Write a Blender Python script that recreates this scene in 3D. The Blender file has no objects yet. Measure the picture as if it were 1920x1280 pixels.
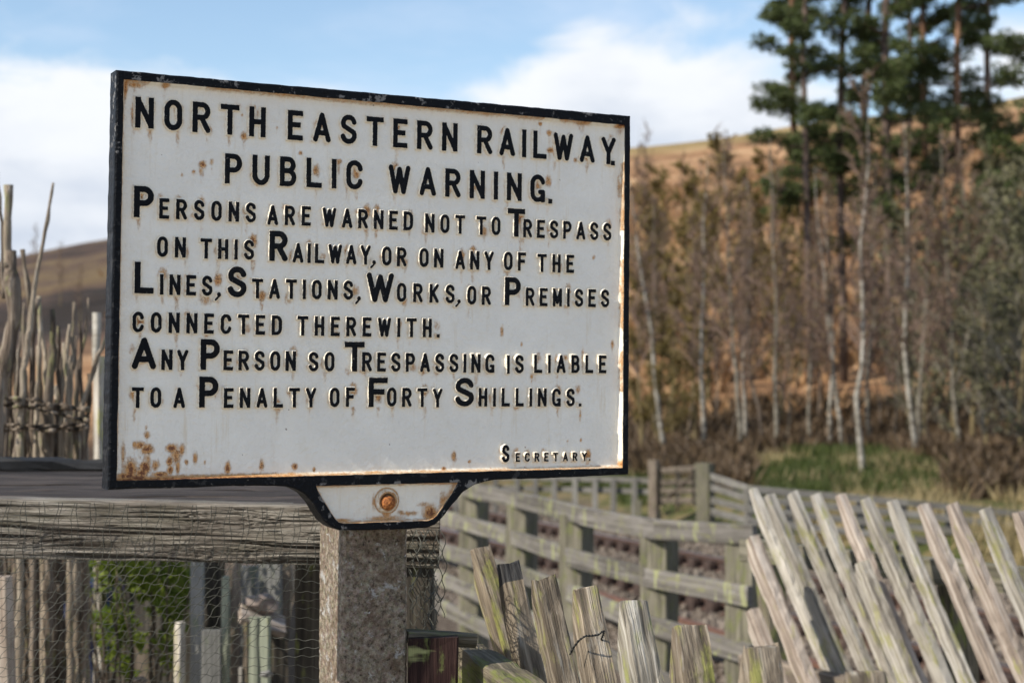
import bpy, bmesh, math, random
import numpy as np
from mathutils import Vector, Matrix, geometry
random.seed(7); rng = np.random.default_rng(7)
S = bpy.context.scene
COL = S.collection

# ---------------------------------------------------------------- camera
FPX = 3000.0                                   # focal length in pixels of the 1920 px wide photograph
PITCH = math.atan(81 / FPX)
cam_d = bpy.data.cameras.new('camera'); cam = bpy.data.objects.new('camera', cam_d); COL.objects.link(cam)
cam.location = (0, 0, 1.6); cam.rotation_euler = (math.pi / 2 + PITCH, 0, 0)
cam_d.sensor_width = 36; cam_d.lens = FPX / 1920 * 36
cam_d.clip_start = 0.05; cam_d.clip_end = 2000
cam_d.dof.use_dof = True; cam_d.dof.focus_distance = 1.88; cam_d.dof.aperture_fstop = 8.0
S.camera = cam
# ---------------------------------------------------------------- sun and sky
SUN_EL = math.radians(40); SUN_H = Vector((-0.862, -0.507))        # horizontal direction towards the sun
SUN_DIR = Vector((SUN_H.x * math.cos(SUN_EL), SUN_H.y * math.cos(SUN_EL), math.sin(SUN_EL)))
sd = bpy.data.lights.new('sun', 'SUN'); sd.energy = 3.9; sd.angle = math.radians(0.5); sd.color = (1.0, 0.93, 0.82)
so = bpy.data.objects.new('sun', sd); COL.objects.link(so)
so.rotation_euler = SUN_DIR.to_track_quat('Z', 'Y').to_euler(); so.location = (-5, -5, 8)
W = bpy.data.worlds.new('World'); S.world = W; W.use_nodes = True
S.view_settings.view_transform = 'Standard'; S.view_settings.look = 'None'
S.view_settings.exposure = 0.58; S.view_settings.gamma = 1.0; S.view_settings.use_curve_mapping = False

# ---------------------------------------------------------------- node helpers
class NT:
    def __init__(s, tree): s.t = tree
    def n(s, typ, **kw):
        nd = s.t.nodes.new('ShaderNode' + typ)
        for k, v in kw.items():
            if k.startswith('i_'):
                nd.inputs[k[2:].replace('_', ' ')].default_value = v
            else: setattr(nd, k, v)
        return nd
    def put(s, sock, v):
        if isinstance(v, bpy.types.NodeSocket): s.t.links.new(v, sock)
        elif v is not None:
            if isinstance(v, (tuple, list)) and len(v) == 3 and sock.type == 'RGBA': v = (*v, 1)
            sock.default_value = v
    def m(s, op, a, b=None, c=None, clamp=False):
        nd = s.n('Math', operation=op, use_clamp=clamp)
        s.put(nd.inputs[0], a)
        if b is not None: s.put(nd.inputs[1], b)
        if c is not None: s.put(nd.inputs[2], c)
        return nd.outputs[0]
    def step(s, v, a, b):
        nd = s.n('MapRange', interpolation_type='SMOOTHSTEP')
        s.put(nd.inputs[0], v); nd.inputs[1].default_value = a; nd.inputs[2].default_value = b
        nd.inputs[3].default_value = 0; nd.inputs[4].default_value = 1
        return nd.outputs[0]
    def mix(s, f, a, b, mode='MIX'):
        nd = s.n('Mix', data_type='RGBA', blend_type=mode)
        s.put(nd.inputs[0], f); s.put(nd.inputs[6], a); s.put(nd.inputs[7], b)
        return nd.outputs[2]
    def noise(s, vec, scale, det=4, rough=.55, dist=0.0):
        nd = s.n('TexNoise'); s.put(nd.inputs['Vector'], vec)
        nd.inputs['Scale'].default_value = scale; nd.inputs['Detail'].default_value = det
        nd.inputs['Roughness'].default_value = rough; nd.inputs['Distortion'].default_value = dist
        return nd.outputs[0]
    def vor(s, vec, scale, feature='F1', out=0):
        nd = s.n('TexVoronoi', feature=feature); s.put(nd.inputs['Vector'], vec); nd.inputs['Scale'].default_value = scale
        return nd.outputs[out]
    def vm(s, op, a, b):
        nd = s.n('VectorMath', operation=op); s.put(nd.inputs[0], a); s.put(nd.inputs[1], b)
        return nd.outputs[0]
    def sc(s, vec, v3): return s.vm('MULTIPLY', vec, v3)
    def ramp(s, f, stops):
        nd = s.n('ValToRGB'); s.put(nd.inputs[0], f); cr = nd.color_ramp
        while len(cr.elements) < len(stops): cr.elements.new(0.5)
        for e, (p, c) in zip(cr.elements, stops): e.position = p; e.color = (*c, 1)
        return nd.outputs[0]
    def attr(s, name): return s.n('Attribute', attribute_name=name).outputs['Fac']
    def objv(s): return s.n('TexCoord').outputs['Object']
    def geo(s): return s.n('NewGeometry').outputs['Position']
    def rnd(s): return s.n('ObjectInfo').outputs['Random']
    def bump(s, h, strength, dist, normal=None):
        nd = s.n('Bump'); s.put(nd.inputs['Height'], h); nd.inputs['Strength'].default_value = strength
        nd.inputs['Distance'].default_value = dist
        if normal is not None: s.put(nd.inputs['Normal'], normal)
        return nd.outputs[0]
def newmat(name):
    m = bpy.data.materials.new(name); m.use_nodes = True
    t = NT(m.node_tree); b = m.node_tree.nodes['Principled BSDF']
    b.inputs['Specular IOR Level'].default_value = 0.3
    return m, t, b
def finish(t, b, col, rough, nrm=None, metal=None, spec=None):
    t.put(b.inputs['Base Color'], col); t.put(b.inputs['Roughness'], rough)
    if nrm is not None: t.put(b.inputs['Normal'], nrm)
    if metal is not None: t.put(b.inputs['Metallic'], metal)
    if spec is not None: t.put(b.inputs['Specular IOR Level'], spec)

# ---------------------------------------------------------------- world: clear blue above a bank of cumulus
def build_world():
    t = NT(W.node_tree); W.node_tree.nodes.clear()
    out = t.n('OutputWorld'); bg = t.n('Background')
    sky = t.n('TexSky', sky_type='NISHITA', sun_disc=False, sun_elevation=SUN_EL,
              sun_rotation=math.atan2(SUN_DIR.x, SUN_DIR.y), air_density=1.0, dust_density=0.6, ozone_density=1.6, altitude=100)
    d = t.n('TexCoord').outputs['Generated']
    sep = t.n('SeparateXYZ'); t.put(sep.inputs[0], d); z = sep.outputs[2]
    v1 = t.sc(d, (1, 1, 2.2))
    nb = t.noise(t.vm('ADD', v1, (4.1, 0.3, 2.2)), 3.3, 3, .5)            # broad heaps
    nf = t.noise(t.vm('ADD', v1, (1.3, 5.2, 0.7)), 11, 7, .58, .3)         # puffs
    edge = t.m('ADD', t.m('MULTIPLY', t.m('SUBTRACT', nb, .5), .34), t.m('MULTIPLY', t.m('SUBTRACT', nf, .5), .12))
    right = t.m('MULTIPLY', t.step(sep.outputs[0], -.06, .08), .040)
    dens = t.m('SUBTRACT', t.m('ADD', t.m('ADD', edge, .180), right), z)                      # cloud bank lies below about 10 degrees
    bank = t.step(dens, -.008, .03)
    nv = t.noise(t.sc(t.vm('ADD', d, (2.3, 7.7, .4)), (1, 1, 3.0)), 3.6, 6, .6, .4)
    veil = t.m('MULTIPLY', t.step(nv, .42, .74), .62)
    shade = t.noise(t.sc(t.vm('ADD', d, (9.1, 1.7, 3.3)), (1, 1, 2.4)), 8, 5, .55)
    lowness = t.step(dens, .03, .15)
    cc = t.mix(t.m('ADD', t.m('MULTIPLY', lowness, .62), t.m('MULTIPLY', t.step(shade, .45, .72), .5), clamp=True),
               (.645, .665, .695), (.42, .47, .555))
    skyc = t.n('Mix', data_type='RGBA', blend_type='MULTIPLY'); skyc.inputs[0].default_value = 1
    t.put(skyc.inputs[6], sky.outputs[0]); t.put(skyc.inputs[7], (.130, .128, .122))
    a = t.mix(veil, skyc.outputs[2], (.52, .585, .70))
    a = t.mix(bank, a, cc)
    t.put(bg.inputs[0], a); bg.inputs[1].default_value = 1.0
    t.t.links.new(bg.outputs[0], out.inputs[0])
build_world()

# ---------------------------------------------------------------- geometry helpers
CF = Vector((0, math.cos(PITCH), math.sin(PITCH))); CU = Vector((0, -math.sin(PITCH), math.cos(PITCH))); CR = Vector((1, 0, 0))
CL = Vector((0, 0, 1.6))
def ray(px, py): return CF + CR * ((px - 960) / FPX) + CU * ((640 - py) / FPX)
def P(px, py, Y):                                # the point seen at a pixel, Y metres in front of the camera
    r = ray(px, py); return CL + r * (Y / r.y)
def tag(o, label=None, cat=None, group=None, kind=None):
    if label: o['label'] = label
    if cat: o['category'] = cat
    if group: o['group'] = group
    if kind: o['kind'] = kind
    return o
def empty(name, mat, label, cat, group=None):
    o = bpy.data.objects.new(name, None); COL.objects.link(o); o.empty_display_size = .1
    o.matrix_basis = mat if isinstance(mat, Matrix) else Matrix.Translation(mat)
    return tag(o, label, cat, group)
def link(name, mesh, parent=None, mat=None):
    """mat is the world matrix of the object"""
    o = bpy.data.objects.new(name, mesh); COL.objects.link(o)
    M = mat if mat is not None else Matrix.Identity(4)
    if parent is not None:
        o.parent = parent
        PM = parent.matrix_basis if parent.parent is None else parent.parent.matrix_basis @ parent.matrix_basis
        M = PM.inverted() @ M
    o.matrix_basis = M
    return o
def npmesh(name, verts, faces, mats, smooth=False, attrs=None, midx=None):
    me = bpy.data.meshes.new(name); verts = np.asarray(verts, dtype=np.float32)
    if isinstance(faces, np.ndarray):
        k = faces.shape[1]; nf = len(faces)
        me.vertices.add(len(verts)); me.vertices.foreach_set('co', verts.ravel())
        me.loops.add(nf * k); me.loops.foreach_set('vertex_index', faces.astype(np.int32).ravel())
        me.polygons.add(nf); me.polygons.foreach_set('loop_start', np.arange(0, nf * k, k, dtype=np.int32))
        me.polygons.foreach_set('loop_total', np.full(nf, k, dtype=np.int32))
    else:
        me.from_pydata([tuple(map(float, v)) for v in verts], [], faces)
    for m in (mats if isinstance(mats, (list, tuple)) else [mats]): me.materials.append(m)
    n = len(me.polygons)
    me.polygons.foreach_set('use_smooth', np.full(n, smooth))
    if midx is not None: me.polygons.foreach_set('material_index', np.asarray(midx, dtype=np.int32))
    if attrs:
        for k2, a in attrs.items():
            at = me.attributes.new(k2, 'FLOAT', 'POINT'); at.data.foreach_set('value', np.asarray(a, dtype=np.float32))
    me.update(calc_edges=True); me.validate()
    return me
def hashn(ix, iy, seed):
    h = (ix.astype(np.int64) * 374761393 + iy.astype(np.int64) * 668265263 + seed * 1442695041) & 0x7fffffff
    h = ((h ^ (h >> 13)) * 1274126177) & 0x7fffffff
    return ((h ^ (h >> 16)) & 0xffff) / 65535.0
def vn(x, y, seed=0):
    x = np.asarray(x, float); y = np.asarray(y, float)
    ix = np.floor(x); iy = np.floor(y); fx = x - ix; fy = y - iy; ix = ix.astype(np.int64); iy = iy.astype(np.int64)
    fx = fx * fx * (3 - 2 * fx); fy = fy * fy * (3 - 2 * fy)
    return (hashn(ix, iy, seed) * (1 - fx) + hashn(ix + 1, iy, seed) * fx) * (1 - fy) + (hashn(ix, iy + 1, seed) * (1 - fx) + hashn(ix + 1, iy + 1, seed) * fx) * fy
def fbm(x, y, oct=4, seed=0):
    s = 0; a = 1; tot = 0
    for i in range(oct):
        s = s + a * vn(x * 2 ** i + 17.3 * i, y * 2 ** i - 9.1 * i, seed + i); tot += a; a *= .5
    return s / tot
class MB:
    def __init__(s): s.v = []; s.f = []; s.mi = []
    def tube(s, pts, rad, sides=6, mi=0, cap=True, wob=0.0):
        pts = [Vector(p) for p in pts]; n = len(pts)
        if not hasattr(rad, '__len__'): rad = [rad] * n
        base = len(s.v); up = None
        for i, p in enumerate(pts):
            t = (pts[min(i + 1, n - 1)] - pts[max(i - 1, 0)]).normalized()
            if up is None:
                up = Vector((0, 0, 1)) if abs(t.z) < .9 else Vector((1, 0, 0))
            a = t.cross(up).normalized(); up = a.cross(t).normalized()
            for k in range(sides):
                an = 2 * math.pi * k / sides
                r = rad[i] * (1 + wob * (random.random() - .5))
                s.v.append(p + a * math.cos(an) * r + up * math.sin(an) * r)
        for i in range(n - 1):
            for k in range(sides):
                k2 = (k + 1) % sides; b = base + i * sides
                s.f.append((b + k, b + k2, b + sides + k2, b + sides + k)); s.mi.append(mi)
        if cap:
            s.f.append(tuple(base + k for k in range(sides))[::-1]); s.mi.append(mi)
            s.f.append(tuple(base + (n - 1) * sides + k for k in range(sides))); s.mi.append(mi)
    def box(s, c, size, mi=0):
        c = Vector(c); b = len(s.v)
        for dx in (-.5, .5):
            for dy in (-.5, .5):
                for dz in (-.5, .5): s.v.append(c + Vector((dx * size[0], dy * size[1], dz * size[2])))
        for q in ((0, 1, 3, 2), (4, 6, 7, 5), (0, 4, 5, 1), (2, 3, 7, 6), (0, 2, 6, 4), (1, 5, 7, 3)):
            s.f.append(tuple(b + i for i in q)); s.mi.append(mi)
    def build(s, name, mats, parent=None, smooth=False, mat=None, local=None):
        """verts are world coordinates, stored relative to local (a point) if given"""
        off = Vector(local) if local is not None else Vector((0, 0, 0))
        me = npmesh(name, [v - off for v in s.v], s.f, mats, smooth, midx=s.mi)
        return link(name, me, parent, Matrix.Translation(off) if mat is None else mat)
def beam_mesh(name, L, w, t, mats, seg=.06, rough=.0015, chamfer=None, seed=0, bend=0, bev=.003, endcut=0.0, corner=True):
    """a piece of timber along local Z: width w on X, thickness t on Y; uneven arrises; chamfer=(length, tip width) shapes a picket point"""
    n = max(3, int(L / seg) + 1); zs = list(np.linspace(0, L, n))
    if chamfer:
        zs = [z for z in zs if z < L - chamfer[0] - .01] + [L - chamfer[0], L - chamfer[0] * .5, L]
    vs = []; fs = []
    ph = random.random() * 6
    K = 8
    for i, z in enumerate(zs):
        ww = w; sx = 0
        if chamfer and z > L - chamfer[0]:
            u = (z - (L - chamfer[0])) / chamfer[0]; ww = w + (chamfer[1] - w) * u; sx = (w - ww) * .5 * .82
        jx = [(random.random() - .5) * 2 * rough for _ in range(8)]
        bx = bend * math.sin(ph + z * 3.1) ; by = bend * .6 * math.sin(ph * 2 + z * 2.3)
        hx, hy = ww / 2, t / 2; b = min(bev, hx * .5, hy * .5)
        ring = [(-hx + b, -hy), (hx - b, -hy), (hx, -hy + b), (hx, hy - b), (hx - b, hy), (-hx + b, hy), (-hx, hy - b), (-hx, -hy + b)]
        for k, (x, y) in enumerate(ring):
            zz = z
            if i in (0, len(zs) - 1): zz += (random.random() - .5) * endcut
            vs.append((x + sx + jx[k] + bx, y + jx[(k + 3) % 8] + by, zz))
    m = len(zs)
    for i in range(m - 1):
        for k in range(K):
            k2 = (k + 1) % K
            fs.append((i * K + k, i * K + k2, (i + 1) * K + k2, (i + 1) * K + k))
    fs.append(tuple(range(K))[::-1]); fs.append(tuple((m - 1) * K + k for k in range(K)))
    return npmesh(name, vs, fs, mats)
def axes(p0, p1, face):
    """frame with Z from p0 to p1 and -Y towards `face`"""
    z = (p1 - p0).normalized(); f = Vector(face); y = -(f - z * f.dot(z)).normalized(); x = y.cross(z).normalized()
    M = Matrix((x, y, z)).transposed().to_4x4(); M.translation = p0
    return M
def timber(name, p0, p1, w, t, face, mats, parent=None, **kw):
    p0 = Vector(p0); p1 = Vector(p1)
    return link(name, beam_mesh(name, (p1 - p0).length, w, t, mats, **kw), parent, axes(p0, p1, face))

# ---------------------------------------------------------------- materials
def wood(name, dark, mid, light, lichen=(.32, .33, .10), lam=.3, grain=1.0, white=0.0, rough=.85, bump=.5, bd=.0025, streak=.0):
    m, t, b = newmat(name)
    v = t.vm('ADD', t.objv(), t.sc(t.n('CombineXYZ').outputs[0], (1, 1, 1)))
    cx = t.n('CombineXYZ'); r = t.rnd()
    for i, k in enumerate((13.7, 31.1, 7.9)): t.put(cx.inputs[i], t.m('MULTIPLY', r, k))
    v = t.vm('ADD', t.objv(), cx.outputs[0])
    g1 = t.noise(t.sc(v, (150 * grain, 150 * grain, 5 * grain)), 1, 5, .6, .2)
    g2 = t.noise(t.sc(v, (420 * grain, 420 * grain, 14 * grain)), 1, 3, .6)
    big = t.noise(t.sc(v, (14, 14, 5)), 1, 4, .6)
    c = t.ramp(g1, [(.30, dark), (.5, mid), (.70, light)])
    c = t.mix(t.m('MULTIPLY', t.step(g2, .56, .72), .55), c, tuple(x * .45 for x in dark))
    c = t.mix(t.m('MULTIPLY', t.step(big, .5, .75), .45), c, light)
    c = t.mix(t.m('MULTIPLY', t.step(big, .5, .28), .5), c, dark)
    if white:
        wn = t.noise(t.sc(v, (90, 90, 16)), 1, 5, .65)
        c = t.mix(t.m('MULTIPLY', t.step(wn, .58, .70), white), c, (.46, .45, .41))
    if lam:
        ln = t.noise(t.sc(v, (38, 38, 12)), 1, 6, .7)
        c = t.mix(t.m('MULTIPLY', t.step(ln, .60 - lam * .25, .72 - lam * .2), .8), c, lichen)
    if streak:
        sn = t.noise(t.sc(v, (6, 6, 26)), 1, 4, .6)
        c = t.mix(t.m('MULTIPLY', t.step(sn, .56, .64), streak), c, (.30, .31, .14))
    hs = t.n('HueSaturation'); t.put(hs.inputs['Color'], c); t.put(hs.inputs['Value'], t.m('ADD', .78, t.m('MULTIPLY', r, .44)))
    h = t.m('ADD', g1, t.m('MULTIPLY', g2, .5))
    finish(t, b, hs.outputs[0], rough, t.bump(h, bump, bd), spec=.2)
    return m
M_LICHENW = wood('white_lichened_wood', (.09, .078, .06), (.28, .25, .20), (.56, .53, .46), (.30, .31, .10), .35, 1.0, .9, bump=1.0, bd=.004)
M_PICKET = wood('weathered_pale_wood', (.038, .029, .021), (.165, .132, .095), (.42, .355, .27), (.25, .25, .07), .35, 1.0, .35, bump=1.0, bd=.004)
M_PICKET2 = wood('silvered_pale_wood', (.11, .095, .075), (.36, .325, .27), (.62, .58, .51), (.30, .29, .10), .3, .7, .5, bump=.8, bd=.004)
M_PINKWOOD = wood('pinkish_bare_wood', (.12, .092, .07), (.35, .285, .232), (.60, .53, .455), (.30, .29, .10), .1, .6, .2, bump=.8, bd=.004)
M_CHARRED = wood('blackened_wood', (.012, .012, .013), (.045, .044, .044), (.10, .098, .095), lam=0, bump=1.0, bd=.004)
M_RAIL = wood('lichened_rail_wood', (.075, .066, .055), (.150, .137, .12), (.25, .23, .205), (.19, .185, .09), .22, .35, .25, bump=.4, streak=.7)
M_POST = wood('green_grey_post_wood', (.07, .065, .045), (.165, .15, .11), (.27, .245, .185), (.15, .16, .06), .35, .5, bump=.5)
M_MOSSY = wood('mossy_rail_wood', (.035, .032, .022), (.11, .095, .065), (.25, .21, .155), (.14, .16, .04), .42, .8, bump=1.0, bd=.004)
M_REDDARK = wood('dark_red_stained_wood', (.010, .005, .005), (.030, .014, .012), (.060, .032, .026), (.14, .165, .05), .10, 1.0, bump=.8, streak=.9)
M_DARKBOARD = wood('dark_brown_board', (.018, .016, .013), (.05, .043, .034), (.10, .088, .07), (.12, .13, .04), .2, .6)
M_BROWNBOARD = wood('brown_board', (.06, .048, .036), (.15, .12, .092), (.26, .215, .17), (.16, .17, .07), .2, .5)
M_GREYBOARD = wood('grey_board', (.10, .10, .095), (.19, .188, .175), (.30, .295, .275), (.17, .20, .12), .25, .4)
M_GREENBOARD = wood('algae_green_board', (.12, .13, .10), (.23, .25, .19), (.34, .36, .27), (.36, .34, .12), .2, .4)
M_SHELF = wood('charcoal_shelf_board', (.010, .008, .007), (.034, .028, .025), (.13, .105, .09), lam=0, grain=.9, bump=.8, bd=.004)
M_FARFENCE = wood('far_fence_wood', (.10, .09, .078), (.19, .178, .157), (.30, .285, .255), lam=.1, grain=.3)
M_STICK = wood('hazel_stick_bark', (.06, .044, .030), (.235, .19, .14), (.46, .395, .31), (.24, .24, .12), .2, .30, .45, bump=1.0, bd=.012)
M_STICKD = wood('dark_stick_bark', (.030, .022, .016), (.13, .10, .075), (.30, .25, .195), (.20, .2, .09), .2, .30, .2, bump=1.0, bd=.012)

def mat_sign():
    """cast iron painted white with black on the raised faces: `sd` distance from the stroke in mm, `stain`, `rust`"""
    m, t, b = newmat('painted_cast_iron')
    o = t.geo(); ob = t.objv()
    sdv = t.attr('sd'); stain_highlight = t.attr('stain_highlight'); rust = t.attr('rust')
    fine = t.noise(o, 900, 3, .6); med = t.noise(o, 240, 4, .6); lrg = t.noise(o, 16, 5, .6); mid = t.noise(o, 62, 5, .6)
    white = t.mix(t.step(lrg, .35, .68), (.83, .795, .715), (.88, .845, .76))
    white = t.mix(t.m('MULTIPLY', t.step(mid, .50, .78), .30), white, (.74, .66, .50))
    drip = t.noise(t.sc(ob, (95, 1, 7)), 1, 4, .6); drip2 = t.noise(t.sc(ob, (26, 1, 9)), 1, 3, .6)
    dr = t.m('MULTIPLY', t.m('MULTIPLY', t.step(drip, .55, .78), t.step(drip2, .40, .62)), .75)
    white = t.mix(dr, white, (.66, .53, .34))
    st = t.m('MULTIPLY', stain_highlight, t.m('ADD', .35, t.m('MULTIPLY', t.step(med, .35, .7), .65)))
    white = t.mix(t.m('MULTIPLY', st, .85), white, (.90, .78, .56))  # cream stain, brightened in colour so the letter bevels look sunlit
    st2 = t.m('MULTIPLY', stain_highlight, t.step(t.noise(o, 55, 5, .68), .57, .72))
    white = t.mix(t.m('MULTIPLY', st2, .75), white, (.56, .29, .09))
    white = t.mix(t.m('MULTIPLY', t.step(rust, .05, .6), .75), white, (.86, .56, .26))
    rr = t.m('ADD', rust, t.m('MULTIPLY', t.m('SUBTRACT', t.noise(t.sc(ob, (1, 1, .6)), 210, 8, .82, .4), .5), 2.1))
    r1 = t.step(rr, .08, .62); r2 = t.step(rr, .52, .80)
    gate = t.step(rust, .04, .14)
    white = t.mix(t.m('MULTIPLY', t.m('MULTIPLY', r1, gate), .85), white, (.70, .32, .085))
    white = t.mix(t.m('MULTIPLY', r2, gate), white, (.17, .058, .022))
    crack = t.vor(t.vm('ADD', o, t.sc(t.n('TexNoise', i_Scale=70.0).outputs['Color'], (.02, .02, .02))), 75, 'DISTANCE_TO_EDGE')
    ck = t.m('MULTIPLY', t.m('SUBTRACT', 1, t.step(crack, .0, .05)), t.step(rust, .16, .4))
    white = t.mix(t.m('MULTIPLY', ck, .8), white, (.16, .065, .03))
    speck = t.step(t.noise(o, 150, 2, .5), .76, .80)
    white = t.mix(t.m('MULTIPLY', speck, .7), white, (.20, .12, .07))
    dust = t.m('MULTIPLY', t.step(t.noise(o, 420, 4, .7), .60, .80), .42)
    chips = t.m('MULTIPLY', t.step(t.noise(o, 300, 2, .5), .72, .77), .7)
    black = t.mix(dust, (.0045, .0055, .0075), (.035, .037, .04)); black = t.mix(chips, black, (.20, .19, .17))
    grey = t.m('MULTIPLY', t.step(t.noise(o, 60, 5, .65), .565, .62), t.attr('worn'))
    black = t.mix(grey, black, (.15, .145, .14))
    e = t.m('ADD', sdv, t.m('MULTIPLY', t.m('SUBTRACT', t.noise(o, 330, 3, .6), .5), .9))
    isb = t.m('SUBTRACT', 1, t.step(e, -.1, .15))
    col = t.mix(isb, white, black)
    rough = t.m('ADD', .42, t.m('MULTIPLY', isb, .0)); rough = t.m('ADD', rough, t.m('MULTIPLY', t.m('MAXIMUM', r1, 0), .0))
    h = t.m('ADD', t.m('MULTIPLY', t.noise(o, 190, 4, .55), 1.0), t.m('MULTIPLY', fine, .22))
    h = t.m('ADD', h, t.m('MULTIPLY', t.m('MULTIPLY', r1, gate), .4))
    finish(t, b, col, rough, t.bump(h, 1.0, .0019), spec=t.m('ADD', .10, t.m('MULTIPLY', t.m('SUBTRACT', 1, isb), .25)))
    return m
M_SIGN = mat_sign()
def mat_rust():
    m, t, b = newmat('rusty_bolt_iron'); o = t.geo()
    c = t.ramp(t.noise(o, 160, 6, .7), [(.35, (.07, .025, .012)), (.5, (.26, .085, .022)), (.66, (.55, .23, .06))])
    finish(t, b, c, .75, t.bump(t.noise(o, 500, 5, .7), .6, .002)); return m
M_RUST = mat_rust()
def mat_concrete():
    m, t, b = newmat('lichened_concrete'); o = t.objv()
    base = t.ramp(t.noise(o, 120, 8, .82), [(.34, (.035, .028, .020)), (.46, (.15, .118, .085)), (.57, (.29, .245, .185)), (.72, (.42, .385, .32))])
    ag = t.vor(o, 260, 'F1', 1)
    base = t.mix(.12, base, t.mix(.5, ag, (.22, .19, .15)), 'OVERLAY')
    brown = t.step(t.noise(o, 28, 5, .65), .48, .66)
    base = t.mix(t.m('MULTIPLY', brown, .55), base, (.10, .06, .036))
    lich = t.step(t.noise(o, 34, 7, .75, .3), .56, .63)
    base = t.mix(t.m('MULTIPLY', lich, .75), base, (.40, .395, .375))
    li2 = t.step(t.noise(t.vm('ADD', o, (3.3, 1.1, 2.7)), 85, 5, .7), .66, .71)
    base = t.mix(t.m('MULTIPLY', li2, .85), base, (.58, .59, .58))
    pits = t.step(t.noise(o, 240, 3, .6), .36, .27)
    base = t.mix(t.m('MULTIPLY', pits, .85), base, (.018, .015, .012))
    h = t.m('ADD', t.noise(o, 150, 6, .7), t.m('MULTIPLY', pits, -.6))
    finish(t, b, base, .9, t.bump(h, .9, .0035)); return m
M_CONC = mat_concrete()
def mat_beam():
    m, t, b = newmat('cracked_silver_timber'); o = t.objv(); cr = t.attr('crack')
    g = t.noise(t.sc(o, (9, 160, 160)), 1, 6, .65, .4); g2 = t.noise(t.sc(o, (30, 520, 520)), 1, 3, .6)
    c = t.ramp(g, [(.32, (.040, .032, .024)), (.45, (.16, .138, .112)), (.57, (.31, .28, .235)), (.72, (.52, .485, .425))])
    c = t.mix(t.m('MULTIPLY', t.step(g2, .54, .68), .6), c, (.05, .04, .03))
    al = t.step(t.noise(t.sc(o, (9, 22, 22)), 1, 5, .6), .50, .64)
    c = t.mix(t.m('MULTIPLY', al, .22), c, (.15, .145, .09))
    redd = t.step(t.noise(t.vm('ADD', t.sc(o, (5, 18, 18)), (4.4, 0, 1)), 1, 4, .6), .56, .66)
    c = t.mix(t.m('MULTIPLY', redd, .45), c, (.17, .095, .05))
    c = t.mix(t.m('MULTIPLY', cr, .82), c, (.030, .021, .014))
    finish(t, b, c, .9, t.bump(t.m('ADD', g, t.m('MULTIPLY', g2, .4)), 1.0, .006)); return m
M_BEAM = mat_beam()
def flat(name, c, rough=.8, c2=None, scale=30, metal=None):
    m, t, b = newmat(name); o = t.objv()
    n = t.noise(o, scale, 5, .6)
    col = t.mix(t.step(n, .35, .68), c, c2 or tuple(x * .55 for x in c))
    finish(t, b, col, rough, t.bump(n, .3, .005), metal=metal); return m
M_NET = flat('dark_netting_cord', (.085, .085, .07), .7, (.04, .042, .035))
M_WIRE = flat('black_twisted_wire', (.022, .023, .022), .6)
M_FELT = flat('black_roofing_felt', (.012, .013, .015), .7)
M_BLUE = flat('blue_plastic', (.012, .045, .16), .45, (.006, .018, .07), 12)
M_BLUEL = flat('pale_blue_plastic', (.10, .30, .68), .45, (.06, .2, .5), 12)
M_RUBBER = flat('black_rubber', (.018, .018, .020), .6)
M_LEAF = None
def mat_leaf(name, c1, c2, scale=9, transl=.35, rough=.6):
    m, t, b = newmat(name); o = t.geo()
    r = t.n('NewGeometry').outputs['Random Per Island']
    c = t.mix(r, c1, c2); c = t.mix(t.m('MULTIPLY', t.step(t.noise(o, scale, 3), .4, .65), .5), c, tuple(x * .6 for x in c2))
    tr = t.n('BsdfTranslucent'); t.put(tr.inputs[0], c); mx = t.n('MixShader'); mx.inputs[0].default_value = transl
    finish(t, b, c, rough)
    out = [n for n in m.node_tree.nodes if n.type == 'OUTPUT_MATERIAL'][0]
    t.t.links.new(b.outputs[0], mx.inputs[1]); t.t.links.new(tr.outputs[0], mx.inputs[2]); t.t.links.new(mx.outputs[0], out.inputs[0])
    return m
M_NEEDLE = mat_leaf('pine_needles', (.042, .062, .018), (.10, .125, .036), 1.2, .2)
M_BUSHLEAF = mat_leaf('fresh_green_leaves', (.07, .12, .012), (.21, .26, .035), 30, .45)
M_CATKIN = mat_leaf('olive_catkins', (.15, .115, .030), (.25, .185, .055), 2, .3)
M_BUDGREY = mat_leaf('grey_green_buds', (.13, .13, .065), (.22, .205, .105), 2, .3)
M_BRACKEN = mat_leaf('dead_bracken', (.30, .165, .075), (.48, .30, .155), .8, .25)
M_LITTER = mat_leaf('brown_undergrowth', (.060, .040, .022), (.14, .092, .05), .8, .2)
M_GRASS = mat_leaf('spring_grass', (.045, .068, .014), (.10, .118, .032), 1.5, .35)
M_DRYGRASS = mat_leaf('dry_grass', (.26, .20, .09), (.40, .32, .17), 1.5, .3)
def bark(name, c1, c2, c3, zs=3.0, s=8):
    m, t, b = newmat(name); o = t.geo()
    n = t.noise(t.sc(o, (s, s, s * zs)), 1, 5, .65)
    c = t.ramp(n, [(.36, c1), (.5, c2), (.68, c3)])
    finish(t, b, c, .85, t.bump(n, .5, .01)); return m
M_BIRCH = bark('white_birch_bark', (.09, .075, .055), (.27, .245, .20), (.50, .47, .41), 3, 5)
M_BIRCHG = bark('grey_birch_bark', (.06, .05, .038), (.17, .15, .115), (.30, .275, .22), 3, 5)
M_PINEB = bark('pine_bark', (.045, .032, .026), (.115, .080, .062), (.20, .145, .11), .5, 5)
M_PINEU = bark('orange_pine_bark', (.10, .055, .03), (.22, .12, .07), (.33, .19, .11), .5, 5)
M_TWIG = flat('purple_brown_twigs', (.21, .145, .11), .85, (.14, .092, .07), 2)
M_TWIGO = flat('olive_twigs', (.20, .155, .075), .85, (.13, .10, .05), 2)
M_TWIGG = flat('grey_twigs', (.19, .17, .13), .85, (.12, .105, .08), 2)
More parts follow.
